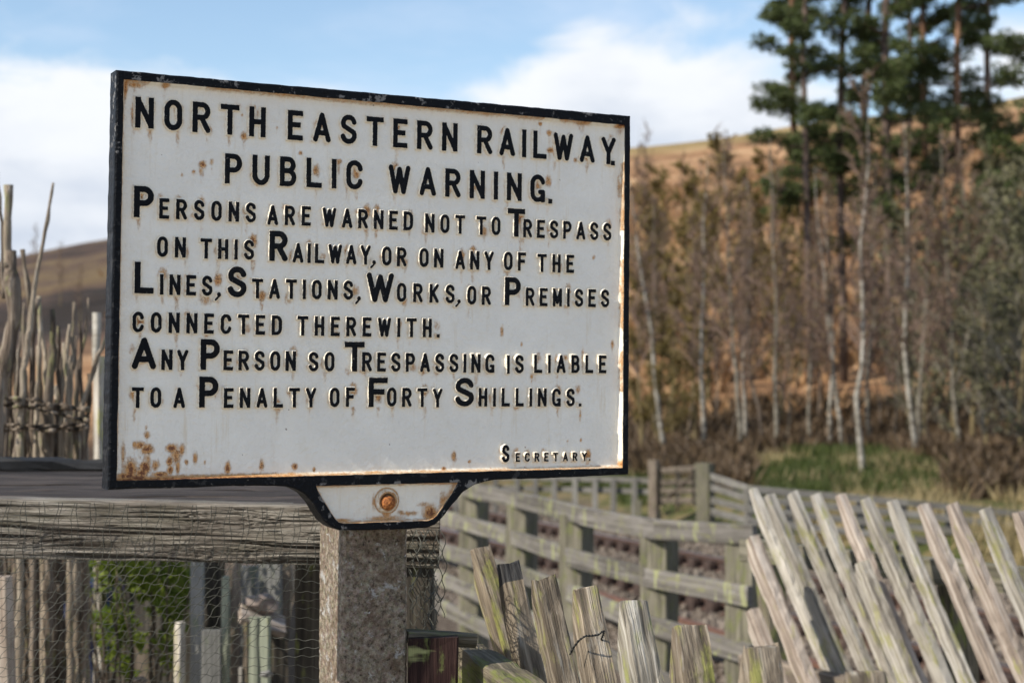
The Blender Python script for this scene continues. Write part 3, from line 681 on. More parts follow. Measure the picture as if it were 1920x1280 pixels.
pines = [(1537, 50, [(1537, 700), (1525, 420), (1512, 330), (1488, 240), (1484, 90)], 17, 0, 'leftmost pine, its trunk leaning left against the cloud'),
         (1521, 45, [(1519, 780), (1517, 560), (1514, 420)], 15, 2, 'thin straight pine just right of the leaning pine trunk'),
         (1577, 46, [(1583, 780), (1580, 560), (1575, 300)], 17, 1, 'pine with second straight trunk right of the leaning one'),
         (1622, 48, [(1632, 790), (1626, 560), (1622, 300)], 18, 0, 'pine behind the top of the whitest birch'),
         (1665, 45, [(1672, 720), (1668, 520), (1662, 260), (1660, 60)], 20, 3, 'thickest dark pine trunk in the middle of the pine clump'),
         (1703, 51, [(1710, 700), (1704, 500), (1702, 300)], 13, 2, 'thin pine right of the thickest pine trunk'),
         (1735, 50, [(1742, 620), (1738, 360), (1732, 170), (1730, 40)], 15, 2, 'slim reddish pine trunk with a gap of sky at its left', ),
         (1795, 47, [(1800, 600), (1797, 380), (1795, 200)], 16, 1, 'pine right of the slim reddish trunk'),
         (1855, 52, [(1858, 640), (1855, 400), (1852, 200)], 16, 3, 'pine near the right edge before the orange hill'),
         (1955, 42, [(1960, 700), (1955, 400), (1950, 200)], 19, 3, 'pine at the right edge with low green boughs reaching in')]
for px, D, path, w, ci, lab in pines:
    pts = [P(x, y, D) for x, y in path]; foot = Vector((pts[0].x, D, float(tz(pts[0].x, D)))); pts = [foot] + [p for p in pts if p.z > foot.z + .3]
    ztop = foot.z + 15
    while pts[-1].z < ztop: pts.append(pts[-1] + Vector((random.uniform(-.1, .1), random.uniform(-.1, .1), 1.6)))
    t = empty('pine_tree', foot, lab, 'tree', 'pines of the clump on the hillside')
    b = MB(); n = len(pts); r0 = w / FPX * D / 2; b.tube(pts, [r0 * (1 - .65 * i / n) for i in range(n)], 8); b.build('trunk', M_PINEU if 'reddish' in lab or 'leaning left' in lab else M_PINEB, t, True, local=foot)
    tx = min(pts, key=lambda p: abs(p.z - foot.z - 9)).x
    s = random.uniform(.97, 1.06)
    link('crown', PC[ci], t, Matrix.Translation(Vector((tx, D, foot.z))) @ Matrix.Rotation(random.random() * 6.28, 4, 'Z') @ Matrix.Diagonal((s, s, s, 1)))
    # dead side branches low on the trunk
    for _ in range(7):
        b = MB(); z = random.uniform(3.0, 7); k = next((i for i in range(len(pts) - 1) if pts[i + 1].z > foot.z + z), 0)
        q = pts[k].lerp(pts[k + 1], max(0, min(1, (foot.z + z - pts[k].z) / max(.01, pts[k + 1].z - pts[k].z)))); a = random.random() * 6.28
        d = Vector((math.cos(a), math.sin(a), random.uniform(-.2, .3))); l = random.uniform(.5, 1.3)
        b.tube([q, q + d * l * .5 + Vector((0, 0, .05)), q + d * l], [.016, .011, .006], 4)
        b.build('dead_branch', M_PINEB, t, local=foot)

# ---------------------------------------------------------------- far fence and gate
D0 = 22.0
ff = empty('rail_fence', gpt(1108, 0, D0), 'low grey fence of closely set posts beyond the grass verge, left of the gate', 'fence')
for px in range(820, 1222, 37):
    D = D0 + 1.5 - (px - 820) / 400 * 1.2; p = P(px + random.uniform(-3, 3), 897 + (px - 1184) * .008, D); g = gpt(px, 0, D)
    timber('post', Vector((p.x, D, g.z - .1)), p, .075, .07, (0, -1, 0), M_FARFENCE, ff, seg=.3)
for y0, y1 in ((893, 901), (914, 921)):
    timber('rail', P(800, y0 - 3, D0 + 1.62), P(1222, y1, D0 + .38), .075, .03, (0, -1, 0), M_FARFENCE, ff, seg=.3)
gp = [(1226, 862, 948, 17, 21.8, 'shorter brown gate post at the left of the field gate'), (1322, 868, 980, 28, 19.8, 'thick grey gate post between field gate and long grey fence')]
for x, y0, y1, w, D, lab in gp:
    a = gpt(x, 0, D) - Vector((0, 0, .1)); c = P(x, y0, D); ww = w / FPX * D
    o = timber('gate_post', a, c, ww, ww, (-.5, -.8, 0), M_BROWNBOARD if w < 20 else M_POST, None, seg=.2, rough=.006, bev=.01); tag(o, lab, 'post', 'gate posts')
gt = empty('field_gate', gpt(1272, 0, 21.2), 'dark weathered field gate hanging between two posts at the wood edge', 'gate')
for ya, yb in ((883, 878), (905, 903), (921, 919), (938, 938)):
    timber('rail', P(1236, ya, 21.9), P(1309, yb, 20.2), .07, .03, (0, -1, 0), M_BROWNBOARD, gt, seg=.3)
for x in (1240, 1272, 1303):
    D = 21.9 - (x - 1236) / 73 * 1.7; timber('stile', P(x, 948, D - .04), P(x, 878, D - .04), .07, .03, (0, -1, 0), M_DARKBOARD, gt, seg=.3)
timber('brace', P(1240, 944, 21.85), P(1303, 890, 20.3), .06, .025, (0, -1, 0), M_BROWNBOARD, gt, seg=.3)
rf = empty('rail_fence', gpt(1600, 0, 18), 'long grey fence with thin rails running right from the big gate post below the bank', 'fence')
def fD(x): return 19.6 - (x - 1337) / 66 * 2.2 if x < 1403 else 17.4 + (x - 1403) / 560 * .3
for ys in ((893, 916, 966), (913, 934, 990), (937, 955, 1014), (958, 976, 1038)):
    timber('rail', P(1334, ys[0], fD(1334)), P(1403, ys[1], 17.4), .075, .03, (-.6, -.8, 0), M_FARFENCE, rf, seg=.3)
    timber('rail', P(1403, ys[1], 17.4), P(1700, (ys[1] + ys[2]) / 2 + 1, 17.55), .07, .03, (0, -1, 0), M_FARFENCE, rf, seg=.3)
    timber('rail', P(1700, (ys[1] + ys[2]) / 2 + 1, 17.55), P(2060, ys[2] + 12, 17.7), .07, .03, (0, -1, 0), M_FARFENCE, rf, seg=.3)
for x, y in ((1403, 912), (1480, 920), (1613, 934), (1693, 942), (1780, 950), (1863, 957), (1950, 968)):
    D = fD(x) + .06; p = P(x, y, D); timber('post', Vector((p.x, D, gpt(x, 0, D).z - .1)), p, .08, .08, (0, -1, 0), M_FARFENCE, rf, seg=.3)
p = P(1196, 938, 20.5); o = timber('marker_post', gpt(1196, 0, 20.5) - Vector((0, 0, .1)), p, .09, .09, (0, -1, 0), M_POST, None, seg=.1); tag(o, 'short dark stump standing in the green verge left of the gate', 'post')

# ---------------------------------------------------------------- post and rail fence
pf = empty('post_and_rail_fence', Vector((.6, 7, 0)), 'lichened post and rail fence with five rails running beside the track', 'fence')
posts = [(790, 9.3, 912), (885, 8.7, 926), (975, 8.07, 941), (1077, 7.4, 960), (1232, 6.75, 985), (1392, 6.42, 998)]
for x, D, y in posts:
    w = .125 if x > 880 else .11
    p = P(x + 4, y + 4, D + .10); timber('post', Vector((p.x, p.y, -.15)), p, w, .12, (-.55, -.83, 0), M_POST, pf, seg=.15, rough=.004, bev=.006)
rails = [[(770, 888), (870, 917), (975, 937), (1093, 966), (1232, 992), (1415, 1001)],
         [(770, 932), (830, 969), (953, 1003), (1065, 1042), (1215, 1082), (1405, 1117)],
         [(770, 1000), (827, 1030), (967, 1072), (1060, 1106), (1215, 1170), (1407, 1226)],
         [(770, 1052), (830, 1086), (960, 1142), (1060, 1192), (1215, 1265), (1405, 1345)],
         [(770, 1096), (830, 1136), (960, 1204), (1060, 1265), (1215, 1350), (1405, 1460)]]
def pD(x):
    xs = [q[0] for q in posts]; ds = [q[1] for q in posts]; return float(np.interp(x, xs, ds))
for k, rl in enumerate(rails):
    for (x0, y0), (x1, y1) in zip(rl[:-1], rl[1:]):
        D0_, D1_ = pD(x0), pD(x1); h = .080 if k < 3 else .074
        a = P(x0 - 1, y0, D0_); c = P(x1 + 1, y1, D1_)
        n = Vector((-(c - a).y, (c - a).x, 0)); n = -n if n.y > 0 else n
        timber('rail', a, c, h, .035, n.normalized(), M_RAIL, pf, seg=.25, rough=.003, bend=.002)

# ---------------------------------------------------------------- picket fences
def picket(parent, top, bot, D, w, t, u, mat, tip=.5, tl=.07, name='picket', back=.30, **kw):
    p1 = P(top[0], top[1], D); p0 = P(bot[0], bot[1], D); p0 = P(bot[0], bot[1], D - back * (p1.z - p0.z))
    p0 = p1 + (p0 - p1) * 1.0
    nface = Vector((-abs(u.y), -abs(u.x), 0)).normalized()
    return timber(name, p0, p1, w, t, nface, mat, parent, seg=.025, rough=.0017, chamfer=(tl, w * tip), endcut=.008, bend=.0015, bev=.002, **kw)
u2 = Vector((.395, -1.1, 0)).normalized()
f2 = empty('picket_fence', Vector((.85, 4.0, 0)), 'leaning silver grey picket fence at the right in front of the railway', 'fence')
P2 = [((1410, 918), 26, M_PICKET2), ((1440, 930), 24, M_PICKET2), ((1482, 926), 26, M_PICKET2), ((1527, 928), 27, M_PICKET2), ((1572, 930), 30, M_PINKWOOD), ((1620, 938), 26, M_PICKET2),
      ((1668, 940), 30, M_PICKET2), ((1727, 947), 31, M_PINKWOOD), ((1780, 950), 31, M_PINKWOOD), ((1842, 955), 32, M_PICKET2), ((1905, 962), 34, M_PINKWOOD), ((1968, 970), 34, M_PICKET2)]
for i, ((x, y), w, m) in enumerate(P2):
    D = 4.6 - (x - 1410) / 500 * 1.15
    dx = 172 + (i % 3) * 3 - 3
    b = (x + dx * (720 / 400) * .98, y + 700)
    o = picket(f2, (x, y), b, D, .037 + .004 * (i % 3), .025 + .002 * (i % 2), u2, m, tip=.45, tl=.10)
for (x, y), (bx, by), m in (((1408, 1010), (1606, 1500), M_PINKWOOD), ((1408, 1145), (1545, 1500), M_PINKWOOD), ((1612, 1056), (1800, 1500), M_PICKET2)):
    picket(f2, (x, y), (bx, by), 4.35 if x < 1500 else 4.1, .055, .03, u2, m, tip=.5, tl=.05)
for ya, yb, m in ((1036, 1098, M_POST), (1250, 1400, M_BROWNBOARD)):
    timber('rail', P(1398, ya - 6, 4.90 - (ya > 1200) * .15), P(2010, yb, 3.64 - (ya > 1200) * .15), .065, .045, (-.9, -.4, 0), m, f2, seg=.1, rough=.003)
for x, D, y in ((1437, 4.95, 1012), (1788, 4.20, 1082)):
    p = P(x, y, D); timber('fence_post', Vector((p.x + .10, D, -.1)), p, .055, .07, (-.9, -.4, 0), M_MOSSY, f2, seg=.1, rough=.003)
u1 = Vector((.256, -.9, 0)).normalized()
f1 = empty('picket_fence', Vector((.1, 1.9, 0)), 'near weathered picket fence leaning away from the concrete post', 'fence')
#      top           bottom        D     face  edge  mat       tip  taper
P1 = [((897, 1034), (965, 1255), 2.43, .074, .030, M_PICKET, .30, .045),
      ((949, 1059), (1005, 1300), 2.24, .062, .031, M_CHARRED, .55, .055),
      ((1013, 1090), (1062, 1310), 2.00, .062, .030, M_PICKET, .50, .050),
      ((1090, 1107), (1132, 1330), 1.86, .064, .031, M_PICKET, .45, .055),
      ((1178, 1135), (1215, 1340), 1.71, .066, .033, M_LICHENW, .35, .055),
      ((1283, 1180), (1312, 1370), 1.57, .064, .035, M_PICKET, .40, .040),
      ((1414, 1215), (1436, 1400), 1.42, .070, .034, M_PICKET, .30, .045),
      ((1602, 1271), (1622, 1430), 1.25, .068, .036, M_PICKET, .30, .040)]
for i, (a, b, D, w, t, m, tip, tl) in enumerate(P1):
    a2 = Vector(a); b2 = Vector(b); b3 = a2 + (b2 - a2) * 1.6; w *= .72; t *= .90; tip *= .85
    if i == 1:
        o = picket(f1, a, tuple(b3), D, w, t, u1, [M_PICKET, M_CHARRED], tip=tip, tl=tl)
        zt_ = max(v.co.z for v in o.data.vertices)
        for pg in o.data.polygons:
            if pg.center.z > zt_ - .034: pg.material_index = 1
        # knot
        mb = MB(); c = P(951, 1078, D - .021); 
        for r, y in ((.0062, 0), (.0042, -.0008), (.0022, -.0014)):
            n = 18; pts = [c + Vector((r * math.cos(2 * math.pi * q / n), y, r * .95 * math.sin(2 * math.pi * q / n))) for q in range(n + 1)]
            mb.tube(pts, .0009, 5, cap=False)
        mb.build('knot', M_CHARRED, f1, True)
    else:
        o = picket(f1, a, tuple(b3), D, w, t, u1, m, tip=tip, tl=tl)
# the rail the near pickets are nailed to
ra = P(876, 1262, 2.22); rb = P(1390, 1640, 1.28)
timber('rail', ra, rb, .085, .045, (-.95, -.3, -.0), M_MOSSY, f1, seg=.03, rough=.0018, bev=.003)
# short dark stained board against the concrete post
o = timber('stained_board', P(812, 1420, 2.02), P(812, 1192, 2.02), .062, .03, (0.1, -1, 0), M_REDDARK, None, seg=.03, rough=.001); tag(o, 'dark red stained board with green streaks beside the concrete post', 'board')
o = timber('board_cap', P(757, 1192, 2.03), P(884, 1199, 2.06), .045, .016, (0, .08, 1), M_MOSSY, None, seg=.02, rough=.0012); tag(o, 'short weathered cap board lying over the dark red board', 'board')
# twisted wire on the fourth picket
mb = MB()
cpx = [(1069, 1226), (1076, 1212), (1086, 1199), (1098, 1191), (1110, 1191), (1122, 1189), (1128, 1184), (1133, 1182), (1131, 1190), (1128, 1197), (1130, 1202)]
dd = [1.852, 1.842, 1.834, 1.830, 1.832, 1.836, 1.838, 1.842, 1.846, 1.85, 1.852]
for ph in (0, math.pi):
    pts = []
    for i in range(len(cpx) - 1):
        for j in range(6):
            f = j / 6; x = cpx[i][0] + (cpx[i + 1][0] - cpx[i][0]) * f; y = cpx[i][1] + (cpx[i + 1][1] - cpx[i][1]) * f; D = dd[i] + (dd[i + 1] - dd[i]) * f
            an = (i * 6 + j) * 1.1 + ph; pts.append(P(x, y, D - .028) + Vector((.0007 * math.cos(an), 0, .0007 * math.sin(an))))
    mb.tube(pts, .00075, 5)
mb.build('wire_loop', M_WIRE, None, True); tag(bpy.data.objects['wire_loop'], 'loop of black twisted wire wrapped round a near picket', 'wire')

# ---------------------------------------------------------------- beam, shelf and netting on the left
def heavy_beam():
    a = P(-160, 983, 2.16); c = P(824, 1007, 2.20); L = (c - a).length; H = .079; T = .06
    nx = int(L / .0022); nz = 74; xs = np.linspace(0, L, nx)
    prof = []                                        # s runs over the front face, then the top
    sv = np.linspace(0, 1, nz)
    Xg, Sg = np.meshgrid(xs, sv)
    wav = .10 * (fbm(Xg * 4, Sg * 3, 3, 40) - .5)
    for kx, ky, kr in ((.60, .72, .05), (.59, .22, .06), (.18, .4, .05), (.86, .62, .05)):      # knots bend the grain
        dx = (Xg - kx * L) / kr; dy = (Sg - ky); wav = wav + .10 * np.sign(dy) * np.exp(-dx ** 2 - (dy / .25) ** 2) * -1
    q = (Sg + wav)
    g = fbm(Xg * 5, q * 34, 4, 50); g2 = fbm(Xg * 16, q * 90, 3, 60)
    crk = np.clip((.42 - fbm(Xg * 3.2 + 5, q * 17, 3, 70)) / .08, 0, 1) * np.clip((fbm(Xg * 2.5, q * 3, 2, 90) - .36) / .1, 0, 1)
    crk = np.maximum(crk, np.clip((.27 - g) / .06, 0, 1) * .5)
    crk = np.maximum(crk, np.clip((.29 - fbm(Xg * 9 + 2, q * 42, 3, 81)) / .04, 0, 1) * .8); dep = (g - .5) * .0035 + (g2 - .5) * .0016 - crk * .0028
    edge = 1 - np.clip(np.minimum(Sg, 1 - Sg) / .06, 0, 1); dep -= edge ** 2 * .004 * (1 + (fbm(Xg * 12, Sg * 0, 3, 33) - .5))
    fx = Xg; fz = (Sg - .5) * H + (fbm(Xg * 5, Sg * 0 + 3, 3, 34) - .5) * .004; fy = -T / 2 - dep
    V = np.stack([fx, fy, fz], -1).reshape(-1, 3)
    i = (np.arange(nz - 1)[:, None] * nx + np.arange(nx - 1)[None]).ravel(); F = np.stack([i, i + 1, i + nx + 1, i + nx], 1)
    # back, top and bottom
    top = V.reshape(nz, nx, 3)[-1].copy(); bot = V.reshape(nz, nx, 3)[0].copy(); tb = top.copy(); tb[:, 1] = T / 2; bb = bot.copy(); bb[:, 1] = T / 2
    b0 = len(V); V = np.concatenate([V, tb, bb]); j = np.arange(nx - 1)
    F = np.concatenate([F, np.stack([(nz - 1) * nx + j, (nz - 1) * nx + j + 1, b0 + j + 1, b0 + j], 1), np.stack([b0 + j, b0 + j + 1, b0 + nx + j + 1, b0 + nx + j], 1), np.stack([b0 + nx + j, b0 + nx + j + 1, j + 1, j], 1)])
    m1 = np.arange(nz - 1) * nx + nx - 1
    cr = np.concatenate([crk.ravel(), np.zeros(nx), np.zeros(nx)])
    me = npmesh('timber_beam', V, F, M_BEAM, True, {'crack': cr})
    bm = bmesh.new(); bm.from_mesh(me)
    bmesh.ops.holes_fill(bm, edges=[e for e in bm.edges if e.is_boundary], sides=0); bm.to_mesh(me); bm.free()
    x = (c - a).normalized(); z = (Vector((0, 0, 1)) - x * x.z).normalized(); y = z.cross(x)
    M = Matrix((x, y, z)).transposed().to_4x4(); M.translation = a
    o = link('timber_beam', me, None, M); tag(o, 'heavy cracked silver grey beam under the notice draped with netting', 'beam')
heavy_beam()
# platform of boards behind the beam
zt = P(300, 945, 2.2).z
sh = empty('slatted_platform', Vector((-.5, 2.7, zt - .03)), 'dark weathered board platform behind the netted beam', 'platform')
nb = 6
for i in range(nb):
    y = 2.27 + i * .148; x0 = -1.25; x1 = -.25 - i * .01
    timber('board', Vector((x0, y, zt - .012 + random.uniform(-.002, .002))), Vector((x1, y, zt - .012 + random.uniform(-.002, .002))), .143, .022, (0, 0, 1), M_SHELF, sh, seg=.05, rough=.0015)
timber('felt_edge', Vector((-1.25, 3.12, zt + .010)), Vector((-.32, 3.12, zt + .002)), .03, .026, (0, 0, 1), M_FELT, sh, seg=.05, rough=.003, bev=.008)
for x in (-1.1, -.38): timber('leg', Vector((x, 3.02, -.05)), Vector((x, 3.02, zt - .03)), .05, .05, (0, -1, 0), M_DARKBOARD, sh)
# dark post under the beam end
o = timber('corner_post', P(788, 1900, 2.20), P(788, 1056, 2.20), .036, .045, (0, -1, 0), M_DARKBOARD, None, seg=.05); tag(o, 'dark brown upright post under the beam end right of the concrete post', 'post')
def net_strand(b, f, n, r):
    b.tube([f(i / n) for i in range(n + 1)], r, 3, cap=False)
nb_ = MB(); Dn = 2.115
def netp(x, y):
    return P(x, y, Dn + .006 * math.sin(x * .012) + .002 * math.sin(y * .05 + x * .02))
def onbeam(x, y): return P(x, y, 2.118 + .002 * math.sin(x * .11 + y * .07))
yb = lambda x: 1043 + (x / 600) * 13
for k in range(15):                                # catenary horizontals below the beam
    def f(u, k=k):
        x = -30 + u * 640; y = yb(x) + 8 + k * 18 + 1.6 * math.sin(x * .23 + k * 2.1) + 3 * math.sin(x * .031 + k * 1.3) + .012 * x
        return netp(x, y)
    net_strand(nb_, f, 170, .00042)
for k in range(-14, 46):                           # diagonals below the beam
    def f(u, k=k):
        y = 1044 + 262 * u; x = k * 19.5 + 150 - (y - 1044) * .78 + 1.8 * math.sin(y * .26 + k * 2.4) + 4 * math.sin(y * .03 + k * .5)
        x = max(-35, min(607, x)); return netp(x, max(y, yb(x)))
    net_strand(nb_, f, 64, .00045)
for k in range(40):                                # strands over the beam face
    def f(u, k=k):
        y = 938 + 112 * u; x = -20 + k * 16 + (1 - u) * 16 * (1 if k % 2 else .4) + 3 * math.sin(u * 9 + k); x = max(-30, min(604, x))
        return onbeam(x, y + x * .024)
    net_strand(nb_, f, 22, .00050)
for k in range(6):
    def f(u, k=k):
        x = -30 + u * 640; y = 950 + k * 18.5 + x * .024 + 4 * math.sin(x * .28 + k * 2) + 2.5 * math.sin(x * .07 + k)
        return onbeam(x, y)
    net_strand(nb_, f, 150, .00028)
# crumpled tail hanging from the beam end, right of the concrete post
for k in range(9):
    def f(u, k=k):
        w = .35 + .65 * math.sin(min(1, u * 1.25 + .12) * 2.6); x = 770 + 14 * math.sin(k * 1.7) * 0 + (k / 8) * (52 + 12 * w) + 4 * math.sin(u * 22 + k * 2.2); y = 992 + u * (190 - abs(k - 5) * 8)
        return P(x, y, 2.135 + .03 * math.sin(k * 1.3 + u * 4))
    net_strand(nb_, f, 50, .00065)
for k in range(15):
    def f(u, k=k):
        x = 768 + u * (56 + 6 * math.sin(k * .8)); y = 1000 + k * 12.5 + 7 * math.sin(u * 16 + k * 1.9) + 6 * math.sin(k)
        return P(x, y, 2.135 + .03 * math.sin(u * 9 + k * .6))
    net_strand(nb_, f, 26, .0006)
tag(nb_.build('garden_netting', M_NET), 'fine dark netting draped over the beam and hanging below it', 'netting')

# ---------------------------------------------------------------- stick palisade on the left
pal = empty('stick_palisade', P(80, 1000, 3.7) - Vector((0, 0, 1.2)), 'rough palisade of upright hazel sticks at the left edge', 'fence')
def stick(path, D, w, m, name='stick', sides=8, node=True, par=pal):
    pts = []
    for (x0, y0, w0), (x1, y1, w1) in zip(path[:-1], path[1:]):
        n = max(1, int(abs(y1 - y0) / 22))
        for j in range(n): pts.append((x0 + (x1 - x0) * j / n, y0 + (y1 - y0) * j / n, w0 + (w1 - w0) * j / n))
    pts.append(path[-1])
    V = [P(x + random.uniform(-1.8, 1.8), y + random.uniform(-6, 6) * (0 < i < len(pts) - 1), D + random.uniform(-.006, .006)) for i, (x, y, _) in enumerate(pts)]; R = [w_ / FPX * D / 2 * (.92 + (random.random() < .22) * .38 + .16 * random.random()) for _, _, w_ in pts]
    b = MB(); b.tube(V, R, sides, wob=.12)
    # local Z along the stick so the bark grain follows it
    M = axes(V[0], V[-1], (0, -1, 0)); Mi = M.inverted(); me = npmesh(name, [Mi @ v for v in b.v], b.f, m, True)
    return link(name, me, par, M)
stick([(-8, 1500, 26), (-6, 760, 25), (2, 700, 25), (18, 650, 26), (27, 600, 24), (26, 560, 22), (20, 530, 23), (19, 470, 20)], 3.45, 1, M_STICKD)
stick([(17, 500, 17), (14, 430, 16), (16, 347, 14)], 3.45, 1, M_STICK)
stick([(6, 560, 8), (4, 420, 6), (-4, 320, 4)], 3.5, 1, M_STICKD)
stick([(36, 1500, 15), (38, 800, 13), (44, 700, 12), (58, 590, 11), (66, 530, 9), (80, 460, 7), (101, 343, 5)], 3.6, 1, M_STICK)
stick([(58, 585, 8), (50, 530, 8), (42, 468, 7)], 3.62, 1, M_STICK)
stick([(62, 1500, 13), (62, 760, 12), (60, 640, 12), (70, 560, 11)], 3.7, 1, M_STICKD)
stick([(88, 1500, 12), (84, 780, 11), (88, 700, 10), (76, 620, 9), (72, 555, 9)], 3.75, 1, M_STICK)
stick([(92, 1500, 14), (90, 760, 13), (100, 660, 12), (97, 580, 10)], 3.65, 1, M_STICKD)
stick([(110, 1500, 13), (112, 780, 10), (108, 690, 8), (111, 612, 7)], 3.8, 1, M_STICKD)
stick([(132, 1500, 13), (130, 760, 12), (125, 660, 10), (132, 608, 7)], 3.72, 1, M_STICK)
stick([(140, 790, 9), (146, 700, 8), (158, 640, 6), (168, 558, 5)], 3.7, 1, M_STICKD)
stick([(144, 800, 11), (160, 740, 10), (182, 670, 9), (205, 620, 7)], 3.68, 1, M_STICK)
stick([(160, 1500, 10), (158, 860, 9), (166, 780, 8), (168, 700, 7)], 3.74, 1, M_STICKD)
for i in range(16):
    x = -10 + i * 11 + random.uniform(-4, 4); top = random.uniform(560, 700); k = random.uniform(-14, 14); w = random.uniform(5.5, 9)
    stick([(x, 900, w + 1), (x + k * .2, 800, w), (x + k * .6, (800 + top) / 2, w * .85), (x + k, top, w * .6)], random.uniform(3.66, 3.9), 1, random.choice([M_STICK, M_STICKD]), sides=6)
for i in range(36):
    x = -14 + i * 5.1 + random.uniform(-3, 3); top = random.uniform(690, 770) if i % 2 else random.uniform(640, 740)
    if x > 130: top = random.uniform(745, 800)
    w = random.uniform(6.5, 12)
    stick([(x + random.uniform(-8, 8), 1500, w + 2), (x + random.uniform(-5, 5), 1100, w + 1), (x, 900, w), (x + random.uniform(-6, 6), top, w * .7)], random.uniform(3.72, 3.95), 1, random.choice([M_STICK, M_STICKD, M_STICKD]), sides=7)
b = MB()
for yy, am, sl in ((742, 4, .14), (760, 6, .05), (796, 3, .02), (806, 5, -.02), (752, 3, .22)):
    ph = random.random() * 6
    b.tube([P(x, yy + am * (fbm(np.array(x * .05 + ph), np.array(yy * 1.), 3, 4) - .5) * 3 + sl * x, 3.60 + .03 * math.sin(x * .2 + ph)) for x in range(-20, 168, 6)], [.0022 + .0035 * random.random() for _ in range(-20, 168, 6)], 5, wob=.6)
b.build('binding', M_STICKD, pal, True)
# pale post and white topped stake behind the palisade
o = timber('pale_post', P(188, 1500, 4.3), P(188, 668, 4.3), .026, .03, (-.5, -.8, 0), M_PICKET2, None, seg=.1); tag(o, 'pale lichened post between the palisade and the notice edge', 'post')
o = timber('white_stake', P(181, 700, 4.45), P(181, 586, 4.45), .018, .02, (-.5, -.8, 0), M_BIRCH, None, seg=.04); tag(o, 'short whitish stake top showing above the pale post', 'stake')
# big thick board at the lower left corner
o = timber('leaning_board', P(2, 1500, 3.3), P(-12, 1080, 3.3), .075, .03, (-.3, -1, 0), M_PINKWOOD, None, seg=.1); tag(o, 'smooth buff board leaning at the lower left corner behind netting', 'board')

# ---------------------------------------------------------------- things behind the netting
def leafy_bush():
    n = 5200; c = P(262, 1160, 4.15); rg = np.random.default_rng(5)
    o = rg.normal(size=(n, 3)); o /= np.linalg.norm(o, axis=1, keepdims=True); o *= rg.random((n, 1)) ** .45
    lump = .75 + .5 * np.array([fbm(np.array(o[:, 0] * 2.5 + 9), np.array(o[:, 2] * 3 + o[:, 1] * 2), 2, 4)])[0]
    p = o * np.array([[.15, .17, .30]]) * lump[:, None] + np.array(tuple(c))[None] + np.array([[0, .05, .10]])
    k = fbm(p[:, 0] * 16, p[:, 2] * 16 + p[:, 1] * 9, 2, 8) > .43; p = p[k]; n = len(p)
    w1 = rg.normal(size=(n, 3)); w1 /= np.linalg.norm(w1, axis=1, keepdims=True); w2 = np.cross(w1, rg.normal(size=(n, 3))); w2 /= np.linalg.norm(w2, axis=1, keepdims=True)
    sz = .007 + .008 * rg.random((n, 1)); V = np.stack([p - w1 * sz, p - w2 * sz * .6, p + w1 * sz, p + w2 * sz * .6], 1).reshape(-1, 3)
    t = empty('green_bush', Vector((c.x, c.y, 0)), 'small bush in fresh green leaf seen through the netting', 'bush')
    link('foliage', npmesh('foliage', V, np.arange(n * 4).reshape(-1, 4), M_BUSHLEAF), t)
    b = MB()
    for i in range(26):
        a = random.random() * 6.28; q = Vector((c.x + math.cos(a) * .05, c.y + math.sin(a) * .05, .25)); pts = [q]
        for k in range(6): q = q + Vector((math.cos(a) * .018 + random.uniform(-.03, .03), math.sin(a) * .02 + random.uniform(-.02, .02), .17)); pts.append(q)
        b.tube(pts, [.006, .005, .005, .004, .003, .002, .0015], 5)
    b.build('stem', M_STICKD, t, True)
leafy_bush()
# blue container
b = MB()
c = P(176, 1115, 4.6); cz = c.z
prof = [(.0, -.30), (.075, -.30), (.085, -.10), (.080, .0), (.088, .03), (.06, .06), (.035, .075), (.033, .10), (.0, .10)]
n = 20; V = []; F = []
for r, z in prof:
    for k in range(n): V.append((c.x + r * math.cos(6.2832 * k / n), 4.6 + r * math.sin(6.2832 * k / n), cz + z))
for i in range(len(prof) - 1):
    for k in range(n): F.append((i * n + k, i * n + (k + 1) % n, (i + 1) * n + (k + 1) % n, (i + 1) * n + k))
t = empty('blue_container', Vector((c.x, 4.6, cz - .3)), 'dark blue plastic container with bright blue cap behind the green bush', 'container')
link('body', npmesh('body', V, F, M_BLUE, True), t)
b = MB(); b.tube([(c.x - .02, 4.58, cz + .09), (c.x - .02, 4.58, cz + .16)], [.030, .028], 12); b.build('cap', M_BLUEL, t, True)
# planks and old box parts
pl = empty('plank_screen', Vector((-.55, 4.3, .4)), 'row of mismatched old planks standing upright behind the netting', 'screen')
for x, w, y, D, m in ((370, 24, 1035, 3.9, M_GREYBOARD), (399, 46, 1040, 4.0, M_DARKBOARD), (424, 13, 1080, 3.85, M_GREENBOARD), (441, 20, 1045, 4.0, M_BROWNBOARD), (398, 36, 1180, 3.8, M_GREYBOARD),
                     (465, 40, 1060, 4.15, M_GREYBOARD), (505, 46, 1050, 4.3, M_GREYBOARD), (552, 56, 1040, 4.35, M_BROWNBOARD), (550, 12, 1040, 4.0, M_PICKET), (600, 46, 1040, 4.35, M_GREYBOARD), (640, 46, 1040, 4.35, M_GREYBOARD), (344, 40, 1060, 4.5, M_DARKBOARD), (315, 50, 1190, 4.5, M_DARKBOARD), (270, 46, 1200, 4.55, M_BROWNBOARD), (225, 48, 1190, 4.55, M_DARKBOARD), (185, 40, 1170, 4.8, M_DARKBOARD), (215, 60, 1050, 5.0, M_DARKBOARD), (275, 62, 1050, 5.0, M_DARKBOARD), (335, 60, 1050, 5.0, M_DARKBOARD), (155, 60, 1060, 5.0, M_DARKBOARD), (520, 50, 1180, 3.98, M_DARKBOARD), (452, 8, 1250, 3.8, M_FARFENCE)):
    timber('plank', P(x, 1480, D), P(x, y, D), w / FPX * D, .02, (-.1, -1, 0), m, pl, seg=.1, rough=.002)  # dark planks behind the bush are added to darken the backdrop
